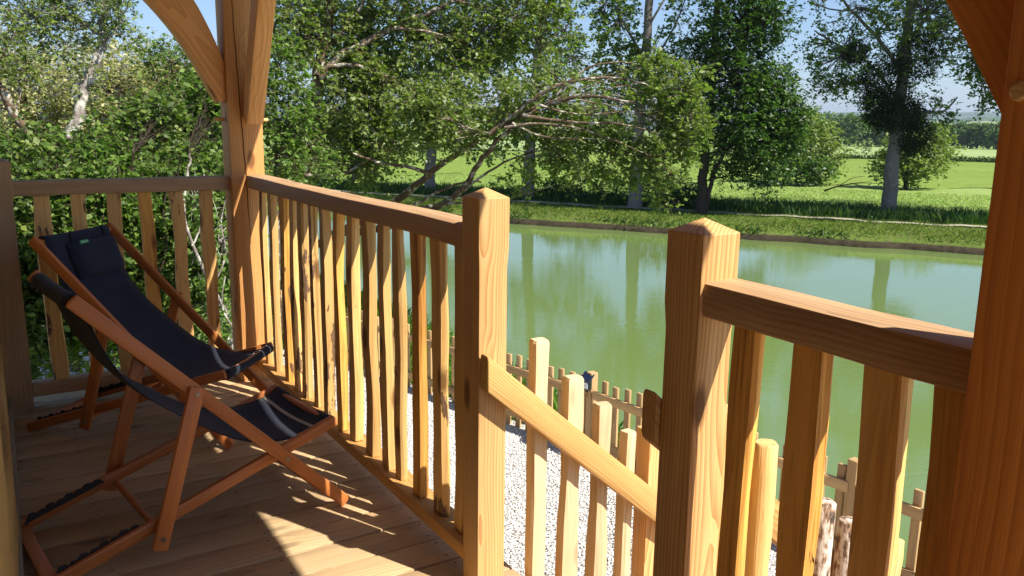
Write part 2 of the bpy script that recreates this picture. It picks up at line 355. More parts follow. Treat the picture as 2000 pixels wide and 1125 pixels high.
N = 26000; rs = np.random.default_rng(3); py_ = rs.random(N) ** .9 * 8.2 - .2; px_ = 1.45 + rs.random(N) * (np.array([fence_x(y) for y in py_]) - 1.45); r_ = .004 + .006 * rs.random(N)
oct_ = np.array([(1, 0, 0), (0, 1, 0), (-1, 0, 0), (0, -1, 0), (0, 0, 1), (0, 0, -1)], float); fo = np.array([(0, 1, 4), (1, 2, 4), (2, 3, 4), (3, 0, 4), (1, 0, 5), (2, 1, 5), (3, 2, 5), (0, 3, 5)])
V = oct_[None] * (r_[:, None, None] * (.7 + .6 * rs.random((N, 6, 1)))) * [1, 1, .7]; ca, sa = np.cos(rs.random(N) * 6.3), 0; a_ = rs.random(N) * 6.3; ca, sa = np.cos(a_), np.sin(a_)
V = np.stack([V[..., 0] * ca[:, None] - V[..., 1] * sa[:, None], V[..., 0] * sa[:, None] + V[..., 1] * ca[:, None], V[..., 2]], -1) + np.stack([px_, py_, np.full(N, -.994)], 1)[:, None]
M_peb = NB('pebble'); M_peb.l(M_peb.ramp(M_peb.n('NewGeometry').outputs['Random Per Island'], [(0, (.32, .29, .25)), (.2, (.70, .67, .62)), (1, (.86, .84, .80))]), M_peb.b.inputs['Base Color']); M_peb.b.inputs['Roughness'].default_value = .8
tag(link('pebbles', mesh_np(V.reshape(-1, 3), (fo[None] + np.arange(N)[:, None, None] * 6).reshape(-1, 3)), None, None, M_peb.m), 'loose white pebbles strewn over the gravel yard', 'pebbles', None, 'stuff')

# water
def m_water():
    m = NB('murky_green_water'); tc = m.n('TexCoord').outputs['Object']
    a = m.noise(m.vmath('MULTIPLY', tc, (1, 1, 1)), .25, 2).outputs[0]
    m.l(m.mix(a, (.132, .195, .055), (.152, .222, .067)), m.b.inputs['Base Color'])
    m.b.inputs['Roughness'].default_value = .0; m.b.inputs['IOR'].default_value = 1.75
    rot = m.n('VectorRotate'); rot.rotation_type = 'Z_AXIS'; rot.inputs['Angle'].default_value = math.radians(33.7); m.l(tc, rot.inputs['Vector'])
    n1 = m.noise(m.vmath('MULTIPLY', rot.outputs[0], (4, 9, 1)), 1, 3, .6).outputs[0]; n2 = m.noise(m.vmath('MULTIPLY', rot.outputs[0], (14, 26, 1)), 1, 2).outputs[0]
    gate = m.ramp(m.noise(tc, .35, 3).outputs[0], [(.4, (.25,) * 3), (.65, (1,) * 3)])
    m.bump(m.math('MULTIPLY', m.math('ADD', n1, m.math('MULTIPLY', n2, .35)), gate), .5, .0065); return m.m
o = sheet('water', [[canal(a, n, -1.6) for a in np.linspace(-160, 90, 6)] for n in (-30, -8, 6, 15, 23.9)], m_water())

# far side land: one sheet from the bank to the horizon
def land_z(d): return float(np.interp(d, [0, 32, 90, 200, 420, 900, 2600, 5000], [-1.2, -1.2, -1.55, -2.7, -4.2, -7, -9, -12]))
ns = [22.4, 22.75, 22.98, 23.06, 23.16, 23.35, 23.6, 23.9, 24.3, 24.8, 25.3, 25.8, 26.6, 28, 30, 34, 40, 50, 65, 90, 130, 200, 320, 500, 800, 1300, 2200, 4000]
al = np.concatenate([[-5000, -2500, -1000, -400, -160, -90], np.linspace(-60, 40, 180), [60, 90, 160, 400, 1000, 2500, 5000]])
rows = []
for n in ns:
    r = []
    for a in al:
        z0 = {22.4: -2.2, 22.75: -1.9, 22.98: -1.64, 23.06: -1.5, 23.16: -1.4, 23.35: -1.33, 23.6: -1.28, 23.9: -1.24}.get(n)
        e = .12 * vn(a, 0, 1.3) + .09 * vn(a, 5, 4.1) if 22.5 < n < 24.5 else 0
        if n > 400: e = 0
        z = (z0 if z0 is not None else land_z(math.hypot(a * .3, n))) + (.03 * vn(a, n, 2.3) if 23 < n < 60 else 0)
        if -1.55 < z < -1.3 and n < 23.5: z += .06 * vn(a, 2, 3.3)
        r.append(canal(a, n + e, z - (.06 if 22.5 < n < 27.3 else 0)))
    rows.append(r)
sheet('field', rows, G_field)
# verge: dark grass belt lying on the bank (its own sheet, slightly proud)
rows = []
for n in [22.97, 23.05, 23.15, 23.34, 23.6, 23.9, 24.4, 25.0, 25.6, 26.4, 27.2, 27.9]:
    r = []
    for a in np.linspace(-60, 40, 260):
        z0 = {22.97: -1.655, 23.05: -1.51, 23.15: -1.4, 23.34: -1.32, 23.6: -1.27, 23.9: -1.23}.get(n, -1.19)
        e = (.12 * vn(a, 0, 1.3) + .09 * vn(a, 5, 4.1)) if n < 24.5 else (.35 * vn(a, 2, .9) if n > 27 else 0)
        r.append(canal(a, n + e - .015, z0 + .03 * vn(a, n, 2.3) + (.008 if n > 24 else 0) - (.05 if n > 27.5 else 0)))
    rows.append(r)
sheet('bank', rows, G_bank)
sheet('soil_shadow_strip', [[canal(a, n + .12 * vn(a, 0, 1.3) + .09 * vn(a, 5, 4.1) + .02 * vn(a, 1, 7), z) for a in np.linspace(-60, 40, 500)] for n, z in ((22.86, -1.66), (22.90, -1.56), (22.97, -1.47), (23.06, -1.45))], G_soil_shadow)  # thin soil edge; the bank's waterline shadow is painted in by its dark colour
# towpath
M_path = simple('pale_dirt', (.36, .33, .24), .95, .05, nscale=5, namt=.25, bumpd=.01)
rows = []
for k, t in enumerate([0, .5, 1]):
    rows.append([canal(a, 25.05 + .12 * vn(a, 9, .25) + t * (.42 + .06 * vn(a, 3, .4)), -1.148 + .03 * vn(a, 25.2, 2.3)) for a in np.linspace(-60, 40, 260)])
sheet('path', rows, M_path)
# further fields (different crops) laid on the land
def patch(name, px, mat, dz):
    pts = []
    for row in px:
        r = []
        for (x, D) in row:
            p = PD(x, 250, D); nn = p[:2] @ NX; aa = p[:2] @ AX; r.append((p[0], p[1], land_z(math.hypot(aa * .3, nn)) + dz))
        pts.append(r)
    return sheet(name, pts, mat)
G_f2 = m_grassland('meadow_green', (.16, .235, .04), (.19, .265, .05), (.14, .19, .04), .08, 1.2, .1)
G_f3 = m_grassland('pale_crop', (.25, .33, .12), (.29, .36, .15), (.22, .30, .1), .02, .8, .1)
patch('meadow', [[(x, D + 1.5 * math.sin(x * .03)) for x in np.linspace(-300, 2300, 60)] for D in np.linspace(43, 86, 12)], G_f2, .025)
patch('pale_field', [[(x, D) for x in np.linspace(-300, 2300, 60)] for D in np.linspace(88, 190, 14)], G_f3, .08)

# hills
def ridge(name, D0, D1, x0, x1, tops, mat, depthk=6, base=-12, seed=0):
    xs = np.linspace(x0, x1, 160); ty = np.interp(xs, [t[0] for t in tops], [t[1] for t in tops]); rows = []
    for k in range(depthk):
        t = k / (depthk - 1); r = []
        for x, yy in zip(xs, ty):
            hz = PD(x, yy, D1)[2] ; p = PD(x, yy, D0 + (D1 - D0) * t); s = math.sin(t * math.pi / 2)
            z = base + (hz - base) * s + (hz - base) * .035 * (vn(x * .05, k, 2, seed) + vn(x * .21, k, 2, seed)) * s
            r.append((p[0], p[1], z))
        rows.append(r)
    o = sheet(name, rows, mat); return o
G_hill = m_grassland('wooded_hill', (.03, .07, .025), (.06, .11, .035), (.16, .2, .08), .004, .03, 3)
G_hillfield = m_grassland('pale_hillside', (.24, .27, .13), (.30, .31, .16), (.2, .25, .1), .006, .05, .5)
ridge('hills', 2600, 3600, -900, 2700, [(-900, 205), (400, 205), (1400, 226), (1560, 222), (1690, 219), (1800, 223), (1900, 219), (2000, 221), (2200, 216), (2700, 214)], G_hill)
ridge('wooded_hill', 1300, 1900, 1700, 2600, [(1700, 262), (1780, 246), (1860, 234), (1925, 228), (2000, 229), (2200, 222), (2600, 215)], G_hill, seed=3)
ridge('hillside', 640, 1000, 1720, 2500, [(1720, 262), (1800, 250), (1850, 242), (1900, 238), (1960, 236), (2100, 233), (2500, 230)], G_hillfield, seed=5)

# ------------------------------------------------------------------ plants
def leaf_mesh(C, size, rs, upb=.5, ratio=.55, droop=.2, axis=None):
    N = len(C); nrm = rs.normal(0, 1, (N, 3)); nrm /= np.linalg.norm(nrm, axis=1)[:, None]; nrm[:, 2] = np.abs(nrm[:, 2]) + upb; nrm += np.array([.2, -.3, 0]) * upb
    nrm /= np.linalg.norm(nrm, axis=1)[:, None]
    ax = rs.normal(0, 1, (N, 3)) if axis is None else axis + rs.normal(0, .25, (N, 3)); ax[:, 2] -= droop; ax -= nrm * (ax * nrm).sum(1)[:, None]; ax /= np.linalg.norm(ax, axis=1)[:, None]; sd_ = np.cross(nrm, ax)
    L = (size * (.45 + .45 * rs.random(N) + .6 * rs.random(N) ** 2))[:, None]; Wd = L * ratio * .5
    v0 = C; v2 = C + ax * L - nrm * L * .08; mid = C + ax * L * .45 + nrm * L * .06
    v1 = mid + sd_ * Wd; v3 = mid - sd_ * Wd
    V = np.stack([v0, v1, v2, v3], 1).reshape(-1, 3); F = np.arange(4 * N).reshape(N, 4); return V, F
def sprays(q, st, m_, cr, rs):
    """leaves set alternately along a few side shoots that fan out from a clump"""
    k = max(2, int(m_ / 7)); out = q - st; out = out / (np.linalg.norm(out) + 1e-6); D = out[None] * .8 + rs.normal(0, .75, (k, 3)); D[:, 2] -= .12; D /= np.linalg.norm(D, axis=1)[:, None]
    Ls = cr * (1.0 + 1.5 * rs.random(k)); O = q + rs.normal(0, cr * .35, (k, 3)); w = rs.integers(0, k, m_); t = rs.random(m_)
    P = O[w] + D[w] * (Ls[w] * t)[:, None] + np.column_stack([np.zeros((m_, 2)), -.35 * cr * t ** 2]); side = np.cross(D[w], rs.normal(0, .4, (m_, 3)) + [0, 0, 1.]); side /= np.linalg.norm(side, axis=1)[:, None] + 1e-6
    sg = np.where(rs.random(m_) < .5, 1., -1.)[:, None]
    return P, D[w] * .7 + side * sg, O, O + D * Ls[:, None]
def blob_clumps(c, r, n, rs, shell=.45):
    d = rs.normal(0, 1, (n, 3)); d /= np.linalg.norm(d, axis=1)[:, None]; q = rs.random(n) ** (1 / 3) * (1 - shell) + shell
    return np.asarray(c) + d * (q * (rs.random(n) * .35 + .75))[:, None] * np.asarray(r)
def curve(P, k=8):
    P = np.asarray(P, float); t = np.linspace(0, len(P) - 1, k); return np.column_stack([np.interp(t, np.arange(len(P)), P[:, i]) for i in range(3)])
def wobble(P, amp, rs): 
    P = P.copy(); P[1:-1] += rs.normal(0, amp, (len(P) - 2, 3)); return P
def smoothp(P, it=2):
    P = np.asarray(P, float)
    for _ in range(it):
        Q = [P[0]]
        for a, b in zip(P[:-1], P[1:]): Q += [a * .75 + b * .25, a * .25 + b * .75]
        Q.append(P[-1]); P = np.array(Q)
    return P
def tree(name, label, cat, limbs, blobs, lsize, lmat, bmat, group=None, seed=0, twig=.012, ratio=.6, mist=None, trunkname='trunk', extra_twigs=0, upb=.5, lpc=26, cr=.22, shell=.45, kind=None):
    """limbs: [(points, r0, r1)]; blobs: [(centre, radii, clumps)]; every clump gets a twig from the nearest limb point"""
    rs = np.random.default_rng(seed + 100); base = limbs[0][0][0]; root = empty(name, tuple(base)); tag(root, label, cat, group, kind)
    T = Tubes(); LP = []
    for P, r0, r1 in limbs:
        P = smoothp(P, 2); P = wobble(P, min(r1 * .5 + .01 * r0, .018), rs); R = np.linspace(0, 1, len(P)); R = r0 + (r1 - r0) * R ** .8
        if P is not None: R[0] *= 1.18 if r0 > .1 else 1
        T.add(P, R, 10 if r0 > .05 else 6); LP.append(P)
    LP = np.concatenate(LP); LV, LF, nn = [], [], 0
    for bi, (c, r, n) in enumerate(blobs):
        cl = blob_clumps(c, r, n, rs, shell); hub = LP[np.argmin(((LP - np.asarray(c)) ** 2).sum(1))]
        mid = np.asarray(c) * .7 + hub * .3
        T.add(wobble(curve([hub, (hub + mid) / 2 + [0, 0, .05 * np.linalg.norm(mid - hub)], mid], 6), .02 * np.linalg.norm(mid - hub) + .01, rs), np.linspace(twig * 2.2, twig, 6), 5)
        for q in cl:
            s = mid + (rs.random() * .5) * (q - mid); st = s if rs.random() < .6 else hub + (mid - hub) * rs.random()
            T.add(wobble(curve([st, (st + q) / 2 + rs.normal(0, .05, 3) * np.linalg.norm(q - st), q + (q - st) * .12], 4), .01, rs), np.linspace(twig * .8, twig * .18, 4), 3)
            m_ = rs.poisson(lpc) + 3; lc, la, o0, o1 = sprays(q, st, m_, cr * (.7 + .7 * rs.random()), rs)
            if lsize < .07:
                for u0, u1 in zip(o0, o1): T.add(np.array([u0, (u0 + u1) / 2 + [0, 0, .01], u1]), [.0022, .0016, .0008], 3)
            V, F = leaf_mesh(lc, lsize, rs, upb, ratio, .15, la); LV.append(V); LF.append(F + nn); nn += len(V)
    inv = Matrix.Translation(Vector([float(v) for v in base]))
    def place(nm, me, mt):
        o = link(nm, me, root, None, mt); return o
    place(trunkname, T.mesh(), bmat)
    if nn: place('crown' if trunkname == 'trunk' else 'foliage', mesh_np(np.concatenate(LV), np.concatenate(LF)), lmat)
    for c, r, n in (mist or []):
        q = blob_clumps(c, np.array(r) * 1.05, n, rs, .15); V, F = leaf_mesh(np.repeat(q, 15, 0) + rs.normal(0, .07, (n * 15, 3)), .085, rs, .1, .4); place('mistletoe_clump', mesh_np(V, F), L_mist)
    return root
def B(x, y, D, rx, ry, n, rd=None):   # a blob given by where it is seen, its distance and its half size in photo pixels
    k = D / FPX; return (PD(x, y, D), (rx * k, (rd or (rx + ry) / 2) * k, ry * k), n)
def LM(pts, D, r0, r1): return ([PD(p[0], p[1], p[2] if len(p) > 2 else D) for p in pts], r0, r1)
def gnd(x, D, z):
    y = 300.
    for _ in range(4): y += (PD(x, y, D)[2] - z) * FPX / D
    p = PD(x, y, D); return np.array([p[0], p[1], z])

# --- row of poplars on the far bank
d = 27.2
tree('poplar_tree', 'tall poplar with dark mistletoe balls standing by the path, right of the others', 'tree',
     [([gnd(1733, d, -1.25), PD(1742, 330, d), PD(1755, 220, d), PD(1768, 100, d), PD(1785, -40, d), PD(1790, -250, d)], .25, .09),
      LM([(1752, 235), (1735, 190), (1705, 165), (1660, 160)], d, .09, .03), LM([(1762, 150), (1730, 90), (1680, 40), (1640, -10)], d, .08, .03),
      LM([(1750, 250), (1790, 215), (1840, 225), (1870, 190)], d, .07, .02), LM([(1768, 100), (1800, 40), (1850, 0)], d, .07, .03),
      LM([(1757, 200), (1700, 120), (1640, 90), (1590, 60)], d, .05, .02), LM([(1740, 60), (1700, 10), (1640, 25), (1585, 5)], d, .04, .015)],
     [B(1640, 120, d, 62, 50, 80), B(1610, 85, d, 40, 30, 22), B(1600, 10, d, 35, 22, 9), B(1680, 20, d, 55, 40, 38), B(1800, 20, d, 90, 55, 110), B(1850, 60, d, 60, 60, 60), B(1880, 10, d, 60, 50, 50),
      B(1690, 150, d, 40, 40, 40), B(1825, 215, d, 32, 34, 26), B(1780, 120, d, 40, 50, 26), B(1720, 60, d, 50, 45, 36), B(1780, -80, d, 150, 90, 130), B(1700, 200, d, 25, 30, 14), B(1625, 170, d, 40, 22, 22), (PD(1800, 0, d) + np.array([-.8, -.5, 4.5]), (3, 2.8, 2.4), 160), (PD(1800, 0, d) + np.array([-.8, -.5, 8.5]), (2.8, 2.8, 2.5), 130)],
     .088, L_poplar, B_pop, 'poplars along the far bank', 1, .02, .85, lpc=24, cr=.165,
     mist=[(*B(1735, 165, d, 44, 50, 420)[:2], 420), (*B(1728, 215, d, 38, 36, 330)[:2], 330), (*B(1785, 262, d, 32, 36, 300)[:2], 300), (*B(1795, 105, d, 42, 42, 260)[:2], 260), (*B(1760, 225, d, 45, 30, 300)[:2], 300), (*B(1670, 100, d, 24, 20, 110)[:2], 110)])
d = 28
tree('poplar_tree', 'poplar mostly outside the frame, its drooping twigs hanging beside the right porch post', 'tree',
     [([gnd(2120, d, -1.25), PD(2115, 200, d), PD(2110, 0, d), PD(2100, -300, d)], .3, .1), LM([(2113, 120), (2030, 60), (1950, 70), (1900, 110)], d, .08, .02), LM([(2112, 40), (2000, -20), (1930, 20)], d, .08, .02)],
     [B(1925, 90, d, 50, 50, 60), B(1950, 150, d, 45, 45, 55), B(1900, 130, d, 35, 30, 22), B(1930, 190, d, 35, 16, 16), B(1990, 60, d, 60, 70, 70), B(1915, 20, d, 50, 40, 50), B(2060, 20, d, 100, 120, 90)],
     .105, L_poplar, B_pop, 'poplars along the far bank', 2, .02, .85, lpc=15, cr=.16)
d = 25.5
tree('ash_tree', 'dense dark green tree with a forked thin trunk in front of the open field', 'tree',
     [([gnd(1370, d, -1.25), PD(1372, 340, d), PD(1385, 220, d), PD(1398, 80, d), PD(1405, -80, d), PD(1410, -200, d)], .17, .06),
      ([gnd(1376, d, -1.25), PD(1388, 350, d), PD(1420, 290, d), PD(1470, 240, d)], .09, .03), LM([(1378, 300), (1340, 250), (1330, 200)], d, .07, .02), LM([(1390, 150), (1450, 80), (1490, 20)], d, .08, .02), LM([(1388, 350), (1440, 340), (1490, 345), (1510, 372)], d, .03, .01), LM([(1392, 180), (1470, 170), (1530, 170)], d, .06, .02)],
     [B(1450, 50, d, 85, 60, 200), B(1500, 30, d, 45, 45, 70), B(1430, 150, d, 80, 70, 210), B(1500, 160, d, 50, 40, 80), B(1465, 230, d, 75, 50, 190), B(1530, 215, d, 45, 30, 70), B(1405, 280, d, 50, 45, 90), B(1490, 285, d, 60, 35, 120),
      B(1360, 220, d, 40, 60, 90), B(1350, 120, d, 40, 50, 70), B(1460, 330, d, 35, 30, 30), B(1500, 360, d, 16, 22, 8), B(1430, -60, d, 120, 70, 180), B(1420, 345, d, 30, 25, 14), B(1540, 260, d, 30, 30, 40)],
     .125, L_ash, B_dark, None, 3, .018, .5, lpc=28, cr=.19)
specs = [(1240, 26.5, 'pale trunked poplar right of the leaning branch, bare limbs showing against the sky', 5, [(1205, 45, 45, 50, 60), (1275, 110, 45, 40, 50), (1225, 130, 50, 40, 55), (1335, 20, 30, 30, 14), (1290, 180, 45, 45, 50), (1195, 190, 45, 45, 40), (1310, 240, 40, 45, 50), (1180, 10, 40, 30, 30)]),
         (1030, 28.5, 'poplar whose grey trunk stands just right of the pointed newel post', 6, [(1090, 60, 50, 50, 50), (1060, 150, 45, 40, 30), (1130, 120, 45, 50, 45), (970, 110, 40, 40, 30), (1080, 250, 60, 50, 60), (1000, 240, 60, 50, 55), (1150, 230, 55, 50, 50), (1020, 60, 60, 50, 55), (1110, 300, 50, 22, 26)]),
         (838, 31, 'poplar seen behind the leaning lichen branch, left of the pointed newel post', 7, [(900, 90, 55, 50, 40), (860, 170, 50, 50, 35), (790, 130, 40, 50, 40), (900, 230, 70, 50, 60), (830, 270, 60, 35, 35), (940, 290, 50, 25, 22), (860, 60, 70, 50, 50)]),
         (697, 34.5, 'poplar farthest left in the row, behind the forked near tree', 8, [(680, 90, 50, 50, 30), (740, 130, 50, 60, 30), (620, 190, 60, 60, 50), (720, 260, 80, 45, 50), (640, 290, 60, 35, 30), (700, 40, 80, 50, 50)])]
poplars = {}
for (x, d, lab, sd_, bl) in specs:
    hi = PD(x + 30, 0, d); rs = np.random.default_rng(sd_)
    hb = [(hi + np.array([rs.normal(-.8, .7), rs.normal(-.5, .7), zz]), (2.5 + rs.random(), 2.6, 1.4), 75) for zz in (2.2, 3.6, 5.0, 6.5, 8.2, 10.)]
    poplars[x] = tree('poplar_tree', lab, 'tree', [([gnd(x, d, -1.25), PD(x + 4, 300, d), PD(x + 14, 180, d), PD(x + 24, 60, d), hi + np.array([.1, 0, 3.]), hi + np.array([.2, 0, 10.])], .25, .06)] +
         [LM([(x + 14, 190 - 40 * k), (x + 14 + (60 if k % 2 else -50), 110 - 45 * k), (x + (100 if k % 2 else -70), 40 - 45 * k)], d, .05, .015) for k in range(4)],
         [B(bx, by, d, rx, ry, n) for bx, by, rx, ry, n in bl] + hb, .115, L_poplar, B_pop, 'poplars along the far bank', sd_, .02, .85, lpc=23, cr=.2)
# the row goes on to the right of the frame: copies of the same tree, whose shade falls along the verge
def copy_thing(o, loc, rz, label):
    c = o.copy(); COL.objects.link(c); c.location = loc; c.rotation_euler = (0, 0, rz); c['label'] = label
    for ch in o.children:
        k = ch.copy(); COL.objects.link(k); k.parent = c
    return c
for i in range(3):
    q = canal([3.9, 8.6, 13.4][i], 27.4, -1.25); copy_thing(poplars[[1240, 1030, 838][i]], q, 1.1 * i + .5, 'poplar beyond the right edge of the picture, %s after the porch post' % ('first', 'second', 'third')[i])
# undergrowth below the poplars
def shrub(name, label, x, y0, D, rx, ry, n, lmat, lsize, z=-1.2, group=None, seed=0, lpc=24, cr=.16, cat='shrub', bmat=None, ratio=.6, more=None):
    c, r, _ = B(x, y0, D, rx, ry, n); b = np.array([c[0], c[1], z]); rs = np.random.default_rng(seed)
    limbs = [([b + rs.normal(0, .06, 3) * [1, 1, 0], b * .5 + c * .5 + rs.normal(0, .1, 3), c + rs.normal(0, .3, 3) * r], .035, .01) for _ in range(4)]
    return tree(name, label, cat, limbs, [(c, r, n)] + (more or []), lsize, lmat, bmat or B_dark, group, seed + 40, .008, ratio, trunkname='stem', lpc=lpc, cr=cr)
for i, (x, y, D, rx, ry, lab) in enumerate([(1290, 365, 27.5, 45, 30, 'dark undergrowth bush between the grey trunk and the dark forked tree'), (1170, 365, 28.5, 55, 28, 'low dark bush behind the leaning branch tips'), (1095, 368, 29, 35, 20, 'small dark bush right of the trunk near the pointed newel post'), (1335, 378, 26.5, 32, 22, 'leafy bush at the foot of the dark forked tree')]):
    shrub('undergrowth_bush', lab, x, y, D, rx, ry, 70, L_ash, .11, seed=20 + i, group='bushes below the poplars')
# mid-field trees and bushes
shrub('field_bush', 'olive green rounded bush at the field edge, right of the dark tree', 1595, 295, 42, 48, 52, 150, L_olive, .16, -1.3, seed=31, cr=.3, more=[B(1560, 270, 42, 40, 40, 80), B(1570, 240, 42, 25, 20, 20)])
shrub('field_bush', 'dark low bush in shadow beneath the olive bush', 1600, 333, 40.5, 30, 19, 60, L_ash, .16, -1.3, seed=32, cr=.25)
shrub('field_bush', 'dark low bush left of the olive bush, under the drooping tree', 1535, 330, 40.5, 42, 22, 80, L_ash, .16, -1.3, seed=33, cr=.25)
tree('field_tree', 'small leafy tree in the field directly behind the mistletoe poplar trunk', 'tree',
     [([gnd(1769, 41, -1.3), PD(1770, 330, 41), PD(1775, 300, 41), PD(1790, 270, 41)], .12, .05)],
     [B(1760, 315, 41, 45, 35, 80), B(1800, 310, 41, 42, 38, 90), B(1830, 290, 41, 30, 28, 40), B(1730, 330, 41, 22, 20, 25), B(1790, 270, 41, 45, 25, 50)], .15, L_olive, B_dark, None, 34, .02, .7, lpc=22, cr=.26)
tree('fallen_branch', 'bare fallen branch lying across the bright field', 'branch', [([gnd(1610, 36.5, -1.15), gnd(1650, 36.2, -.85), gnd(1700, 36, -.7)], .045, .01), ([gnd(1640, 36.2, -.9), gnd(1665, 36.2, -.55), gnd(1690, 36.2, -.5)], .02, .006), ([gnd(1660, 36.2, -.8), gnd(1690, 36.2, -.9), gnd(1720, 36.2, -.85)], .02, .006)], [], .1, L_olive, B_dark, None, 35, .01, trunkname='bough')
# hedge line between the fields and the far tree line
rs = np.random.default_rng(77); C = []
for x in np.linspace(1380, 2250, 330):
    D = 86.5 + rs.normal(0, .3); z = land_z(83); p = PD(x, 250, D); hh = .25 + .25 * rs.random() + (1.0 if abs(x - 1695) < 6 else 0)
    n = 34; C.append(np.column_stack([rs.normal(p[0], .25, n), rs.normal(p[1], .25, n), z + rs.random(n) * hh]))
V, F = leaf_mesh(np.concatenate(C), .2, rs, .3); tag(link('field_hedge', mesh_np(V, F), None, None, L_dark), 'low clipped dark hedge line crossing between the two far fields', 'hedge')
def far_tree(x, ytop, D, w, label, seed, mat=None):
    z = land_z(D * .8) - .2; c = PD(x, ytop, D); h = c[2] - z; k = w * D / FPX; rs = np.random.default_rng(seed)
    b = np.array([c[0], c[1], z]); bl = []
    for _ in range(7):
        t = .3 + .5 * rs.random(); bl.append((b + [rs.normal(0, .3) * k, rs.normal(0, .3) * k, h * t], (k * .55, k * .55, h * .26), 16))
    bl.append((b + [0, 0, h * .8], (k * .4, k * .4, h * .18), 12)); bl.append((b + [0, 0, h * .2], (k * .7, k * .7, h * .18), 14))
    tree('distant_tree', label, 'tree', [([b, b + [0, 0, h * .4], b + [0, 0, h * .8]], .2, .08)], bl, .5, mat or L_far, B_dark, 'trees in the distant tree line', seed, .04, .7, lpc=15, cr=k * .15)
rs = np.random.default_rng(5); i = 0; ORD = 'first second third fourth fifth sixth seventh eighth ninth tenth eleventh twelfth'.split(); cl = cr2 = c3 = 0
for x in list(range(1545, 1735, 17)) + list(range(1838, 2000, 19)) + list(range(600, 1500, 150)):
    left = x < 1740; yt = (214 if 1570 < x < 1625 else 223) if left else 243; yt += rs.normal(0, 3)
    if 1540 < x < 1740: cl += 1
    if x > 1800: cr2 += 1
    if x < 1500: c3 += 1
    lab = ('%s tree from the left in the distant line between dark ash and mistletoe poplar' % ORD[cl - 1] if 1540 < x < 1740 else '%s tree from the left in the distant clump beside the right porch post' % ORD[cr2 - 1] if x > 1800 else '%s tree from the left glimpsed far behind the poplar row' % ORD[max(c3, 1) - 1])
    far_tree(x, yt, 205 + rs.normal(0, 6), 20 if x > 1500 else 34, lab, 300 + i, L_far); i += 1

# grass and weeds (uncountable)
def blades(name, P, Hh, mat, rs, w=.02, lean=.35):
    N = len(P); a = rs.random(N) * 2 * math.pi; s = np.column_stack([np.cos(a), np.sin(a), np.zeros(N)]); ln = rs.normal(0, lean, (N, 2)); h = Hh * (.5 + rs.random(N))
    tip = P + np.column_stack([ln[:, 0] * h, ln[:, 1] * h, h]); mid = P + np.column_stack([ln[:, 0] * h * .3, ln[:, 1] * h * .3, h * .55])
    ww = (w * (.6 + .8 * rs.random(N)))[:, None]; V = np.stack([P - s * ww * .5, P + s * ww * .5, mid + s * ww * .4, tip, mid - s * ww * .4], 1).reshape(-1, 3)
    F = np.arange(5 * N).reshape(N, 5); o = link(name, mesh_np(V, F), None, None, mat); o['kind'] = 'stuff'; return o
def bank_pts(N, n0, n1, a0, a1, rs, z=None, thr=-9):
    a = a0 + (a1 - a0) * rs.random(N); n = n0 + (n1 - n0) * rs.random(N)
    m = np.sin(a * 1.7) * np.cos(n * 2.1 + a * .4) + np.sin(a * .6 + n) > thr; a, n = a[m], n[m]
    zz = np.interp(n, [22.97, 23.05, 23.15, 23.34, 23.6, 23.9, 24.4, 40], [-1.62, -1.51, -1.4, -1.32, -1.27, -1.23, -1.2, -1.2]) if z is None else np.full(len(a), z)
    e = np.array([.12 * vn(x, 0, 1.3) + .09 * vn(x, 5, 4.1) if y < 24.5 else 0 for x, y in zip(a, n)]); n = n + e
    q = AX[None] * a[:, None] + NX[None] * n[:, None]; return np.column_stack([q, zz])
rs = np.random.default_rng(8)
tag(blades('grass', bank_pts(70000, 23.15, 24.85, -42, 22, rs), .055, L_grass, rs, .02, .7), 'short sunlit grass covering the far bank edge above the water', 'grass')
P1 = np.concatenate([bank_pts(26000, 25.75, 28.0, -42, 22, rs), bank_pts(14000, 26.6, 28.4, -42, 22, rs, None, .2)])
tag(blades('path_edge_grass', np.concatenate([bank_pts(9000, 24.85, 25.12, -42, 22, rs), bank_pts(9000, 25.42, 25.8, -42, 22, rs)]), .075, L_grass, rs, .02, .7), 'short grass creeping over both edges of the towpath', 'grass')
tag(blades('field_grass', bank_pts(60000, 28, 38, -40, 24, rs), .05, L_field, rs, .03, .9), 'pale young crop tufts at the near edge of the field', 'grass')
tag(blades('tall_grass', P1, .28, L_dgrass, rs, .035), 'tall dark verge grass and nettles between the path and the field', 'grass')
# tufts hanging at the waterline
tag(blades('bank_tufts', bank_pts(7000, 22.95, 23.25, -42, 22, rs, None, -.3), .12, L_dgrass, rs, .03, .8), 'dark overhanging tufts along the far waterline', 'grass')
ys = rs.random(26000) * 16.5 - .5; t = rs.random(26000); fx = np.array([fence_x(y) + .08 if y < 8.5 else shore_x(y) - 2.4 for y in ys]); sx = np.array([shore_x(y) for y in ys]); xs = fx + (sx - fx) * t
zz = np.interp(xs - sx, [-3, -.9, -.5, -.25, -.05, .1], [-1.02, -1.04, -1.15, -1.32, -1.5, -1.62])
tag(blades('bank_weeds', np.column_stack([xs, ys, zz]), .19, L_weed, rs, .022, .4), 'bright green weeds on the near bank behind the picket fence', 'grass')
ci = rs.integers(0, len(xs), 330); C = np.repeat(np.column_stack([xs, ys, zz + .1])[ci], 26, 0) + rs.normal(0, .09, (330 * 26, 3)) * [1, 1, .8]
V, F = leaf_mesh(C, .05, rs, .8); tag(link('broadleaf_weeds', mesh_np(V, F), None, None, L_weed), 'broad leaved weeds clustered behind the picket fence', 'weeds', None, 'stuff')

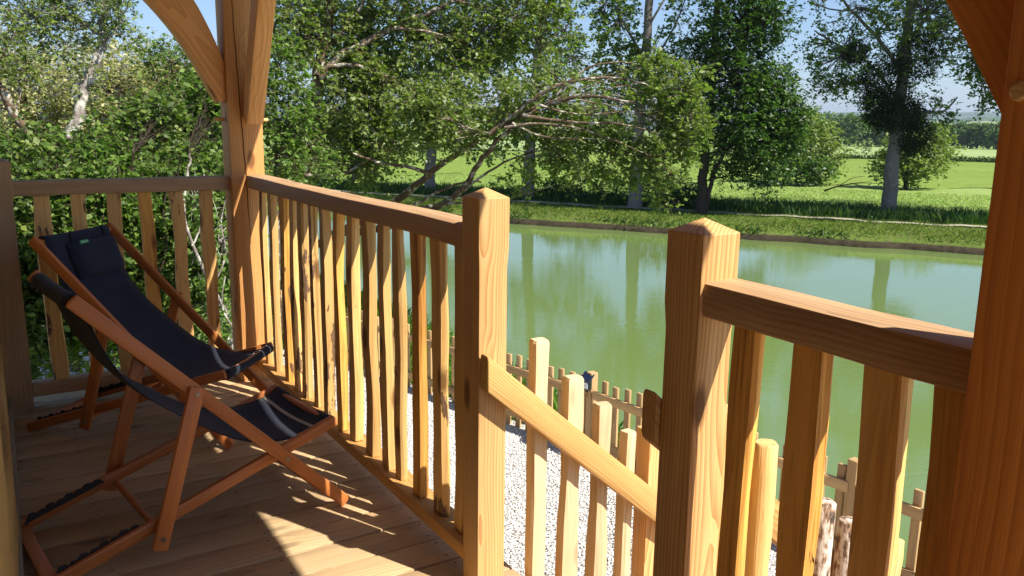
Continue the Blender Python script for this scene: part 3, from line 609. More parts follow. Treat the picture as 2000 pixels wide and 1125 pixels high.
# --- near trees on the left
d = 9.5
n1 = tree('leaning_tree', 'lichen covered tree leaning right over the water with an arching bare twigged branch', 'tree',
     [([gnd(520, 13, -1.05), PD(560, 520, 12.6), PD(650, 458, 11.6), PD(770, 398, 10.4), PD(840, 338, 9.8), PD(905, 290, d), PD(980, 250, 9.2), PD(1055, 205, 9), PD(1150, 185, 8.8), PD(1240, 200, 8.6)], .072, .011),
      ([PD(650, 458, 11.6), PD(740, 448, 10.8), PD(850, 408, 9.8), PD(905, 372, 9.6), PD(925, 330, 9.4), PD(955, 295, 9.3), PD(1000, 250, 9.2)], .055, .022),
      LM([(955, 262), (1010, 215), (1060, 180), (1100, 162), (1180, 150), (1250, 158), (1330, 200)], 9, .028, .006), LM([(1030, 225), (1080, 195), (1120, 150), (1160, 125), (1230, 120), (1290, 135)], 9, .02, .005),
      LM([(1020, 225), (1080, 235), (1150, 240), (1210, 240), (1290, 262)], 8.8, .022, .005), LM([(985, 250), (1040, 240), (1110, 245), (1180, 265), (1260, 300)], 8.8, .02, .004),
      LM([(905, 290), (880, 240), (870, 190), (885, 140)], 9.5, .02, .006), LM([(840, 338), (800, 325), (740, 320), (690, 300)], 9.6, .03, .01),
      LM([(800, 405), (860, 372), (905, 355), (940, 355)], 9.6, .022, .008), LM([(820, 405), (880, 396), (950, 398), (1010, 385), (1085, 360)], 9.5, .022, .005), LM([(905, 372), (960, 330), (1020, 300), (1100, 290)], 9.4, .02, .005),
      LM([(1055, 205), (1100, 220), (1160, 225), (1230, 215)], 8.8, .015, .004), LM([(1000, 240), (1060, 270), (1120, 270), (1190, 272)], 8.8, .014, .004)] +
     [LM([(p[0], p[1]), (p[0] + 40, p[1] + dy * .3), (p[0] + 95, p[1] + dy * .6), (p[0] + 150 + 20 * (i % 3), p[1] + dy)], 8.75 + .07 * i, .009, .0025) for i, (p, dy) in enumerate([((1070, 200), -60), ((1090, 195), -35), ((1110, 190), 30), ((1130, 188), 60), ((1085, 165), -30), ((1140, 155), 25), ((1100, 235), 45), ((1060, 245), 70), ((1150, 240), 60), ((1180, 150), 60), ((1210, 200), 70), ((1120, 270), 60), ((1160, 265), 90), ((1000, 300), 40), ((1010, 260), -40), ((1200, 240), 90), ((1190, 185), 20), ((1080, 215), 5)])],
     [B(1320, 170, 9, 45, 45, 40), B(1340, 240, 9, 38, 60, 60), B(1300, 310, 9, 45, 50, 50), B(1265, 240, 9, 50, 70, 36), B(1210, 320, 9.2, 55, 45, 34), B(1130, 330, 9.2, 60, 30, 22), B(1180, 215, 8.9, 80, 45, 14), B(1290, 380, 9.1, 20, 22, 9),
      B(1060, 290, 9.2, 50, 40, 34), B(1110, 250, 9.3, 70, 40, 34), B(1190, 275, 9.3, 60, 35, 30), B(1040, 190, 9.4, 60, 45, 34), B(1130, 200, 9.5, 60, 35, 22), B(960, 250, 9.5, 50, 40, 26), B(1270, 130, 9.2, 60, 26, 22), B(1100, 165, 9.1, 80, 35, 20), B(980, 200, 9.3, 70, 60, 45), B(870, 240, 9, 55, 50, 70), B(820, 200, 9, 60, 40, 55), B(880, 190, 9.4, 50, 50, 45), B(1010, 360, 9.4, 50, 20, 12)],
     .058, L_near, B_near, None, 51, .0055, .62, lpc=26, cr=.085, upb=.3)
n2 = tree('forked_tree', 'upright dark forked tree rising just right of the corner porch post', 'tree',
     [([gnd(585, 10.8, -1.05), PD(590, 352, 10.6), PD(602, 290, 10.5), PD(618, 180, 10.4), PD(630, 110, 10.4), PD(645, 30, 10.4), PD(655, -60, 10.4), PD(660, -200, 10.4)], .10, .05),
      LM([(622, 152), (665, 108), (720, 78), (775, 52), (830, 30), (890, 2), (960, -40)], 10.2, .06, .02), LM([(628, 120), (660, 70), (700, 20), (730, -30)], 10.4, .035, .015), LM([(600, 290), (640, 262), (690, 248), (740, 230)], 10.2, .035, .012),
      LM([(594, 340), (640, 350), (700, 325), (760, 300)], 10.2, .03, .01), LM([(645, 30), (600, 0), (560, -40)], 10.4, .03, .01), LM([(640, 130), (690, 125), (760, 150), (820, 165)], 10, .03, .008), LM([(770, 55), (830, 60), (900, 80), (960, 70)], 10, .025, .006), LM([(890, 2), (980, 20), (1040, 60), (1060, 110)], 10, .02, .005)],
     [B(570, 60, 10.2, 50, 60, 90), B(660, 60, 10.6, 60, 55, 80), B(720, 120, 10.4, 60, 50, 80), B(780, 30, 10.4, 70, 45, 70), B(850, 90, 10.2, 60, 50, 75), B(940, 60, 10.2, 60, 60, 75), B(1010, 40, 10, 50, 60, 50), B(1070, 60, 10, 40, 60, 30), B(690, 200, 10.2, 70, 50, 85), B(760, 270, 10.2, 60, 45, 60), B(640, 270, 10.4, 60, 50, 60), B(960, 130, 10, 60, 40, 50),
      B(690, 320, 10.4, 60, 30, 40), B(760, 180, 10.2, 60, 40, 60), B(650, -60, 10.4, 120, 60, 90), B(850, -50, 10.4, 120, 50, 80), B(1040, -30, 10.2, 120, 50, 60), B(570, 340, 10.2, 30, 30, 30)],
     .058, L_near, B_near, None, 52, .0065, .62, lpc=36, cr=.11, upb=.3)
tree('young_shrub', 'bright leafed shrub filling the gap right behind the corner porch post', 'shrub',
     [([gnd(560, 8.6, -1.02), PD(560, 330, 8.5), PD(565, 180, 8.4)], .03, .008), ([gnd(548, 8.6, -1.02), PD(540, 300, 8.5), PD(538, 130, 8.4)], .025, .008)],
     [B(550, 130, 8.4, 28, 45, 40), B(570, 220, 8.4, 38, 45, 60), B(550, 300, 8.4, 40, 45, 60), B(620, 320, 8.8, 30, 30, 24), B(530, 200, 8.4, 30, 60, 40)],
     .05, L_hedge, B_near, None, 53, .005, .6, lpc=22, cr=.08, trunkname='stem')
# hedge of leafy shrubs along the left
hs = [(-60, 420, 6.6), (60, 430, 6.4), (180, 440, 6.5), (300, 430, 6.7), (410, 420, 7.0)]
for i, (x, y, D) in enumerate(hs):
    base = gnd(x, D + .3, -1.02); lab = ['leafy green shrub filling the far left edge behind the dark end post', 'leafy green shrub behind the left end of the side railing', 'leafy green shrub above the head pillow of the far deck chair', 'leafy green shrub behind the right half of the side railing', 'leafy green shrub touching the corner porch post'][i]
    tree('leafy_shrub', lab, 'shrub', [([base, base + [.1, 0, .8], PD(x + 10, 330, D)], .03, .008), ([base, base + [-.2, .1, .7], PD(x - 40, 300, D)], .02, .006), ([base, base + [.25, .1, .7], PD(x + 50, 320, D)], .02, .006), LM([(x, 560), (x + 30, 480), (x + 15, 400), (x + 40, 340)], D - .2, .014, .004)],
         [B(x, 345, D + .5, 75, 50, 120), B(x + 15, 300, D + .7, 60, 30, 30), B(x + 10, 390, D + .1, 75, 50, 130), B(x - 10, 460, D + .1, 75, 60, 110), B(x, 560, D + .1, 70, 60, 75), B(x, 650, D + .1, 70, 45, 45)] + ([B(x, 245, D + .9, 60, 45, 90)] if i in (3, 4) else []) + ([B(x, 190, D + .9, 40, 40, 50)] if i == 4 else []),
         .055, (L_hedge, L_hedge2)[i % 2], B_dark, 'leafy shrubs behind the side railing', 60 + i, .003, .66, trunkname='stem', lpc=29, cr=.10, upb=.35, shell=.2)
# blossoming cream shrubs behind
for i, (x, y, D, rx, ry, lab) in enumerate([(40, 200, 12.5, 75, 85, 'cream blossoming shrub at the far left behind the slanting pale trunk'), (210, 180, 12, 95, 85, 'cream blossoming shrub right behind the pale lichen trunk'), (320, 185, 13, 70, 60, 'cream blossoming shrub nearest the corner post, under the patch of sky')]):
    base = gnd(x, D, -1.02); tree('blossom_shrub', lab, 'shrub', [([base, base + [0, 0, 1.2], PD(x, y, D)], .04, .01)], [B(x, y, D, rx, ry, 330), B(x, y + 90, D, rx, 60, 130)], .05, L_cream, B_near, 'cream blossoming shrubs', 70 + i, .006, .6, trunkname='stem', lpc=26, cr=.12)
d = 11
tree('back_shrub', 'green shrub with upright shoots below the patch of sky, left of the corner brace', 'shrub', [([gnd(350, d, -1.02), PD(350, 250, d), PD(330, 90, d)], .04, .006), LM([(350, 250), (380, 150), (395, 90)], d, .02, .004), LM([(345, 220), (300, 150), (290, 90)], d, .02, .004)],
     [B(340, 130, d, 45, 40, 60), B(395, 130, d, 40, 50, 60), B(370, 200, d, 60, 45, 90), B(300, 110, d, 25, 25, 16), B(330, 80, d, 20, 18, 8)], .05, L_hedge, B_near, None, 75, .005, .55, trunkname='stem', lpc=18, cr=.09)
d = 9.8
tree('pale_trunk_tree', 'tree with a curving pale lichen trunk and twisting limbs against the sky, upper left', 'tree',
     [([gnd(110, d, -1.05), PD(125, 330, d), PD(145, 235, d), PD(172, 160, d), PD(197, 95, d), PD(203, 40, d), PD(206, -60, d)], .075, .035), LM([(200, 68), (165, 45), (120, 30), (95, 0), (80, -40)], d, .035, .015), LM([(198, 90), (225, 60), (245, 20), (260, -20)], d, .02, .006), LM([(185, 130), (150, 110), (120, 70), (60, 60), (20, 40)], d, .02, .006), LM([(170, 55), (130, 60), (90, 40), (50, 35)], d, .018, .006)],
     [B(60, 20, d, 60, 40, 70), B(130, 30, d, 60, 35, 55), B(225, 20, d, 35, 35, 34), B(240, 70, d, 25, 25, 14), B(130, 90, d, 45, 30, 34), B(30, 80, d, 45, 35, 50), B(170, 0, d, 60, 30, 40), B(100, -60, d, 120, 50, 90), B(160, 150, d, 30, 25, 14), B(240, -60, d, 60, 40, 30)], .045, L_near, B_white, None, 80, .005, .55, lpc=20, cr=.09)
d = 8.8
tree('slanting_tree', 'slanting lichen trunk leaning out of the left edge above the hedge', 'tree', [([gnd(150, d, -1.05), PD(110, 330, d), PD(75, 285, d), PD(40, 240, d), PD(10, 200, d), PD(-10, 140, d), PD(-30, 20, d)], .06, .035), LM([(30, 225), (40, 180), (35, 140), (70, 120)], d, .014, .005)],
     [B(10, 110, d, 35, 40, 30), B(-40, 60, d, 50, 60, 50), B(50, 130, d, 30, 22, 16)], .045, L_near, B_near, None, 81, .005, .55, lpc=18, cr=.09)
tree('rail_side_stem', 'thin pale branching stem seen through the side railing beside the corner post', 'shrub', [([gnd(470, 6.3, -1.02), PD(455, 640, 6.2), PD(415, 560, 6.1), PD(375, 480, 6), PD(355, 400, 6), PD(368, 330, 6), PD(372, 300, 6)], .018, .007), LM([(415, 560), (445, 500), (430, 440), (440, 390)], 6.1, .01, .003), LM([(375, 480), (400, 430), (385, 370), (400, 340)], 6, .009, .003), LM([(455, 640), (430, 600), (440, 540)], 6.1, .008, .003)],
     [B(420, 470, 6.2, 40, 60, 22), B(430, 600, 6.2, 30, 40, 20), B(385, 390, 6.1, 40, 40, 16)], .045, L_hedge, B_white, None, 82, .004, .6, trunkname='stem', lpc=12, cr=.07)

# ------------------------------------------------------------------ deck, cabin, porch
dk = empty('wooden_deck', (.6, 2.5, 0)); tag(dk, 'raised plank deck of greyish brown boards carrying both deck chairs', 'deck')
BW = .148; y0 = -1.2 + ((2.653 + 1.2) % BW); bn = 0; Vd = []; Fd = []
ys = np.arange(y0 - BW, 4.80, BW)
for k, y in enumerate(ys):
    rs = np.random.default_rng(900 + k); dz = rs.normal(0, .0012)
    member('board', (-.12, y + BW / 2, -.014 + dz), (1.30 + rs.normal(0, .002), y + BW / 2, -.014 + dz + rs.normal(0, .001)), BW - .006, .028, M_deck, dk, r=.004, seed=k)
SV, SF = [], []
for y in ys:
    for x in (.20, .68, 1.16):
        for o_ in (-.045, .045):
            c = len(SV); cx, cy = x + rng.normal(0, .004), y + BW / 2 + o_; SV += [(cx + .0042 * math.cos(a), cy + .0042 * math.sin(a), .0018) for a in np.arange(8) * math.pi / 4]; SF.append(tuple(range(c, c + 8)))
link('screws', mesh_py(SV, SF), dk, None, M_iron)['kind'] = 'stuff'
member('rim_beam', (1.27, -1.3, -.11), (1.27, 4.84, -.11), .045, .16, M_post, dk, seed=71); member('rim_beam', (-.12, 4.80, -.11), (1.245, 4.80, -.11), .045, .16, M_post, dk, seed=72)
for i, (x, y) in enumerate(((.2, 4.6), (1.18, 4.6), (1.18, 2.4), (1.18, .9), (.2, 2.4))):
    member('support_post', (x, y, -1.05), (x, y, -.19), .11, .11, M_post, dk, up=(0, 1, 0), seed=80 + i)
member('joist', (.2, -1.2, -.1), (.2, 4.75, -.1), .06, .13, M_post, dk, seed=85)

def cap_post(name, label, x0, x1, y0, y1, z0, ztop, mat, head=1.0, parent=None, cat='post', apex=.028, neck=.14, seed=0, group=None, cham=.004):
    cx, cy = (x0 + x1) / 2, (y0 + y1) / 2; w, t = x1 - x0, y1 - y0; M, L = frame((cx, cy, z0), (cx, cy, ztop), (0, 1, 0)); rs = np.random.default_rng(seed)
    rings = []
    def ring(x, s, r=cham):      # local: x = up; local y,z across
        return np.column_stack([np.full(12, x), np.array(rrect(w, t, r)) * s])
    Lh = ztop - z0
    for f_, s in ((0, .93), (.1, .93), (.25, .94), (.4, .93), (.55, .935), (.7, .94), (1 - (neck + .06) / Lh, .93), (1 - neck / Lh, 1), (1, head)): rings.append(ring(Lh * f_, s + rs.normal(0, .004)))
    rings.append(ring(Lh + .0025, head * .97)); rings.append(ring(Lh + apex, .02))
    V, F = loft(rings); o = link(name, smooth(mesh_py(V, F), 25), parent, M, mat)
    if label: tag(o, label, cat, group)
    return o
cap_post('newel_post', 'pointed newel post where the front railing ends at the top of the stairs', 1.126, 1.226, 1.985, 2.085, -1.0, 1.193, M_newel, 1.0, seed=1, group='pointed newel posts')
cap_post('newel_post', 'nearer pointed newel post holding the short railing right of the stairs', 1.126, 1.226, 1.128, 1.228, -1.0, 1.195, M_newel, 1.0, seed=2, group='pointed newel posts')
cap_post('newel_post', 'dark pointed end post at the far left of the side railing', -.07, .068, 4.44, 4.56, -.02, 1.195, M_rail, 1.0, seed=3, apex=.03)

def railing(name, label, tops, bots, pk, group=None):
    r = empty(name, tuple((Vector(tops[0]) + Vector(tops[1])) / 2)); tag(r, label, 'railing', group)
    return r
# front railing (long)
r1 = empty('deck_railing', (1.18, 3.3, 0)); tag(r1, 'long front railing of split stakes from the corner post to the pointed newel post', 'railing')
member('top_rail', (1.182, 2.082, 1.076), (1.178, 4.455, 1.078), .104, .072, M_rail, r1, r=.013, wob=.0022, seg=24, seed=10)
member('bottom_rail', (1.178, 2.082, .093), (1.178, 4.455, .091), .098, .052, M_low, r1, r=.010, wob=.0025, seg=24, seed=11)
farY = [4.355, 4.195, 4.001, 3.845, 3.716, 3.563, 3.409, 3.246, 3.091, 2.929, 2.782, 2.647, 2.496, 2.343, 2.185]
for i, y in enumerate(farY):
    rs = np.random.default_rng(40 + i); w = .064 + rs.normal(0, .006); t = .034 + rs.normal(0, .004)
    picket('picket', (1.169 + rs.normal(0, .003), y - w / 2 + rs.normal(0, .006), .118), (1.169, y - w / 2, 1.042), w, t, M_picket if i % 5 != 2 else M_yell, r1, up=(1, 0, 0), seed=40 + i, top=.0, round_=0, wob=.0035)
# short railing right
r2 = empty('deck_railing', (1.18, .85, 0)); tag(r2, 'short nearest railing between the right newel post and the big orange porch post', 'railing')
member('top_rail', (1.180, .56, 1.068), (1.180, 1.134, 1.072), .100, .070, M_rail, r2, r=.012, wob=.0018, seg=12, seed=12)
member('bottom_rail', (1.178, .56, .092), (1.178, 1.134, .092), .098, .052, M_low, r2, r=.010, wob=.002, seg=10, seed=13)
for i, (ya, yb) in enumerate(((1.061, 1.004), (.925, .863), (.784, .718), (.668, .612))):
    w = ya - yb; picket('picket', (1.166, (ya + yb) / 2 - .008 * (i - 1), .118), (1.166, (ya + yb) / 2, 1.036), w, .030, M_yell if i != 2 else M_picket, r2, up=(1, 0, 0), seed=140 + i, top=0, wob=.003)
# side railing
r3 = empty('side_railing', (.56, 4.54, 0)); tag(r3, 'shaded side railing behind the deck chairs at the far end of the deck', 'railing')
member('top_rail', (.064, 4.548, 1.071), (1.052, 4.548, 1.071), .098, .070, M_rail, r3, r=.010, wob=.0015, seg=12, seed=14)
member('bottom_rail', (.064, 4.545, .093), (1.052, 4.545, .093), .094, .066, M_rail, r3, r=.008, wob=.002, seg=12, seed=15)
for i, (xa, xb) in enumerate(((.149, .229), (.317, .386), (.477, .545), (.632, .695), (.783, .848), (.942, 1.009))):
    rs = np.random.default_rng(20 + i); w = (xb - xa) * .957; x = (xa + xb) / 2 * .957
    picket('picket', (x + (.02 if i < 4 else 0) + rs.normal(0, .012), 4.548, .12), (x, 4.548, 1.04), w, .045, M_picket if i != 3 else M_yell, r3, up=(0, 1, 0), seed=160 + i, top=0, wob=.006)
# stair railings
s1 = empty('stair_railing', (1.5, 1.98, 0)); tag(s1, 'stair railing descending from the far newel post, sunlit handrail over pale stakes', 'railing', 'stair railings')
member('handrail', (1.132, 1.9605, .704), (1.98, 1.9605, -.02), .045, .084, M_hand, s1, r=.010, wob=.001, seg=10, seed=16, shear=.854)
for i, (x, z, w, rd, mt) in enumerate(((1.35, .76, .05, 0, M_pale), (1.478, .625, .062, 0, M_pale), (1.60, .515, .056, 0, M_pale), (1.712, .40, .048, 0, M_pale))):
    picket('picket', (x - .005, 2.008, -.2 - (x - 1.3) * .8), (x, 2.008, z - .006), w, .046, mt, s1, up=(0, 1, 0), seed=180 + i, top=.009, wob=.0015, round_=rd)
cap_post('end_post', None, 1.79, 1.865, 1.985, 2.06, -1.0, .385, M_newel, .97, s1, apex=.012, neck=.05, seed=8)
s2 = empty('stair_railing', (1.5, 1.24, 0)); tag(s2, 'nearer stair railing behind the right newel post with round bark stakes', 'railing', 'stair railings')
member('handrail', (1.120, 1.2515, .802), (1.98, 1.2515, .095), .045, .084, M_hand, s2, r=.010, wob=.001, seg=10, seed=17, shear=.824)
for i, (x, z, w, rd, mt) in enumerate(((1.285, .81, .056, 1, M_round), (1.43, .70, .058, 1, M_round), (1.655, .505, .056, 1, M_birch), (1.755, .43, .052, 1, M_birch))):
    picket('picket', (x - .005, 1.198, -.2 - (x - 1.3) * .8), (x, 1.198, z - .006), w, w * .95, mt, s2, up=(0, 1, 0), seed=190 + i, top=.005, wob=.0025, round_=rd)
cap_post('end_post', None, 1.86, 1.94, 1.15, 1.227, -1.0, .34, M_newel, .97, s2, apex=.012, neck=.05, seed=9)
st = empty('staircase', (1.6, 1.6, -.5)); tag(st, 'short wooden stair dropping from the deck to the gravel between the newel posts', 'stairs')
for k in range(4):
    member('tread', (1.43 + .21 * k, 1.24, -.205 - .2 * k), (1.43 + .21 * k, 1.972, -.205 - .2 * k), .22, .03, M_deck, st, r=.004, seed=30 + k)
for y in (1.216, 1.996):
    member('stringer', (1.32, y, -.13), (2.2, y, -.93), .038, .17, M_post, st, r=.004, seed=37)

# porch posts with braces
def brace(name, P, w, t, mat, parent, seed=0, axis=(1, 0, 0)):
    """curved timber through points P (centre line), w = width across 'axis', t = depth"""
    P = smoothp(P, 2); ax = Vector(axis); rings = []; M, L = frame(tuple(P[0]), tuple(P[-1]), axis); Mi = M.inverted()
    for i, p in enumerate(P):
        T = Vector(P[min(i + 1, len(P) - 1)]) - Vector(P[max(i - 1, 0)]); T.normalize(); nrm = T.cross(ax).normalized(); ring = []
        for a, b in rrect(w, t if np.isscalar(t) else float(np.interp(i / (len(P) - 1), [0, 1], t)), .005): q = Vector(p) + ax * a + nrm * b; ring.append(tuple(Mi @ q))
        rings.append(ring)
    V, F = loft([np.array(r) for r in rings]); return link(name, smooth(mesh_py(V, F), 30), parent, M, mat)
pp = empty('porch_post', (1.135, 4.54, 0)); tag(pp, 'tall orange corner post with two curved braces where both railings meet', 'post', 'porch posts')
member('post', (1.136, 4.54, -1.0), (1.136, 4.54, 2.30), .172, .165, M_corner, pp, up=(0, 1, 0), r=.004, wob=.0008, seg=10, seed=50)
brace('brace', [(1.055, 4.54, 1.50), (.95, 4.54, 1.76), (.82, 4.54, 1.98), (.60, 4.54, 2.22)], .10, (.09, .24), M_corner, pp, 51, (0, 1, 0))
brace('brace', [(1.165, 4.43, 1.40), (1.165, 4.30, 1.66), (1.165, 4.16, 1.92), (1.165, 3.98, 2.24)], .085, (.10, .13), M_corner, pp, 52, (1, 0, 0))
def strip(name, pts, w, mat, parent):
    V = []; F = []
    for i, p in enumerate(pts):
        ww = w * math.sin(math.pi * (i + .3) / len(pts)); V += [(p[0] - ww, p[1], p[2]), (p[0] + ww, p[1], p[2]), (p[0] - ww, p[1] + .003, p[2]), (p[0] + ww, p[1] + .003, p[2])]
    for i in range(len(pts) - 1): a = i * 4; F += [(a, a + 1, a + 5, a + 4), (a, a + 4, a + 6, a + 2), (a + 1, a + 3, a + 7, a + 5)]
    return link(name, mesh_py(V, F), parent, None, mat)
M_crack = simple('crack_shadow', (.03, .014, .006), .9, .05)
rs = np.random.default_rng(4); strip('drying_crack', [(1.105 + .012 * math.sin(z * 2.2) + rs.normal(0, .001) + .01 * (2.2 - z), 4.4545, z) for z in np.linspace(.75, 2.2, 60)], .0016, M_crack, pp)
member('peg', (1.0, 4.56, 1.40), (1.28, 4.56, 1.40), .018, .018, M_newel, pp, r=.008, seed=53)
po = empty('porch_post', (1.135, .48, 0)); tag(po, 'very near dark orange porch post with a curved brace at the right edge', 'post', 'porch posts')
member('post', (1.136, .482, -1.0), (1.136, .482, 2.30), .172, .165, M_post, po, up=(0, 1, 0), r=.004, wob=.0008, seg=10, seed=55)
brace('brace', [(1.136, .50, 1.40), (1.136, .62, 1.62), (1.136, .76, 1.84), (1.136, 1.05, 2.24)], .10, (.12, .2), M_post, po, 56, (1, 0, 0))
member('peg', (1.044, .545, 1.445), (1.23, .545, 1.445), .024, .024, M_newel, po, r=.011, seed=57)
rf = empty('porch_roof', (.5, 2.0, 2.3)); tag(rf, 'porch roof with eave beam overhead, shading the deck', 'roof')
member('eave_beam', (1.136, -1.4, 2.38), (1.136, 4.70, 2.38), .17, .16, M_post, rf, r=.004, seed=60)
member('tie_beam', (-.1, 4.54, 2.38), (1.045, 4.54, 2.38), .15, .16, M_post, rf, r=.004, seed=61)
me = mesh_py([(-3, -1.6, 3.15), (1.555, -1.6, 2.30), (1.555, 4.74, 2.30), (-3, 4.74, 3.15), (-3, -1.6, 3.26), (1.573, -1.6, 2.39), (1.573, 4.74, 2.39), (-3, 4.74, 3.26)], [(0, 3, 2, 1), (4, 5, 6, 7), (0, 1, 5, 4), (2, 3, 7, 6), (1, 2, 6, 5), (3, 0, 4, 7)])
link('roof_panel', me, rf, None, M_roof)
cw = empty('cabin', (-.15, 2.8, 0)); tag(cw, 'wooden cabin with rough waney edged boards at the far left edge', 'cabin')
zs = 0.10
for k in range(10):
    hgt_ = [.27, .24, .22, .25, .2, .26, .23, .24, .22, .25][k]; off = [.012, -.004, .006, -.010, .004, -.012, 0, -.006, .002, -.004][k]
    member('cladding_board', (-.085 + off, 1.35, zs + hgt_ / 2), (-.085 + off, 4.40, zs + hgt_ / 2), .07, hgt_ + .01, M_clad, cw, r=.024, wob=.006, seg=22, seed=200 + k); zs += hgt_
member('plinth_board', (-.070, 1.35, .05), (-.052, 4.40, .05), .055, .10, M_plinth, cw, r=.004, seed=215)
def slab(name, x0, x1, ya, yb, z0, z1, mat, parent):
    me = mesh_py([(x, y, z) for z in (z0, z1) for x, y in ((x0, ya), (x1, ya), (x1, yb), (x0, yb))], [(0, 3, 2, 1), (4, 5, 6, 7), (0, 1, 5, 4), (1, 2, 6, 5), (2, 3, 7, 6), (3, 0, 4, 7)])
    return link(name, me, parent, None, mat)
slab('wall_core', -.2, -.125, 1.4, 4.4, -.9, 2.45, M_roof, cw); slab('wall_core', -.2, -.125, -1.55, -.75, -.9, 2.45, M_roof, cw); slab('door_lintel', -.2, -.125, -.75, 1.4, 2.05, 2.45, M_roof, cw)
slab('back_wall', -2.95, -2.87, -1.55, 4.4, -.9, 3.1, M_roof, cw); slab('end_wall', -2.86, -.21, 4.3, 4.38, -.9, 2.5, M_roof, cw); slab('end_wall', -2.86, -.21, -1.54, -1.46, -.9, 2.5, M_roof, cw); slab('cabin_floor', -2.86, -.21, -1.45, 4.29, -.10, -.02, M_deck, cw)


# ------------------------------------------------------------------ deck chairs
def strip_mesh(path, w0, w1, th, nw=10, sag=.012):
    """fabric running along path [(s,z)], width from w0 to w1, thin but closed"""
    P = np.array(path); T = np.gradient(P, axis=0); T /= np.linalg.norm(T, axis=1)[:, None]; Nn = np.column_stack([-T[:, 1], T[:, 0]]); V = []; k = len(P)
    for side in (0, 1):
        for p, n in zip(P, Nn):
            pi_ = next(i for i in range(k) if P[i] is p or np.allclose(P[i], p)); tp = min(1., min(pi_, k - 1 - pi_) / 14.) if k > 20 else 1.
            for j in range(nw + 1):
                u = j / nw; q = p + n * (th * side) ; s_ = sag * math.sin(math.pi * u) * tp; q = q - np.array([0, s_]); V.append((q[0], w0 + (w1 - w0) * u, q[1]))
    nn = nw + 1; F = []; o2 = k * nn
    for i in range(k - 1):
        for j in range(nw):
            a = i * nn + j; F.append((a, a + 1, a + nn + 1, a + nn)); F.append((o2 + a, o2 + a + nn, o2 + a + nn + 1, o2 + a + 1))
        for j, fl in ((0, 0), (nw, 1)):
            a = i * nn + j; f = (a, a + nn, o2 + a + nn, o2 + a); F.append(f if not fl else f[::-1])
    for i, fl in ((0, 1), (k - 1, 0)):
        for j in range(nw): a = i * nn + j; f = (a, a + 1, o2 + a + 1, o2 + a); F.append(f if fl == 0 else f[::-1])
    me = mesh_py(V, F); me.polygons.foreach_set('use_smooth', [True] * len(me.polygons)); return me
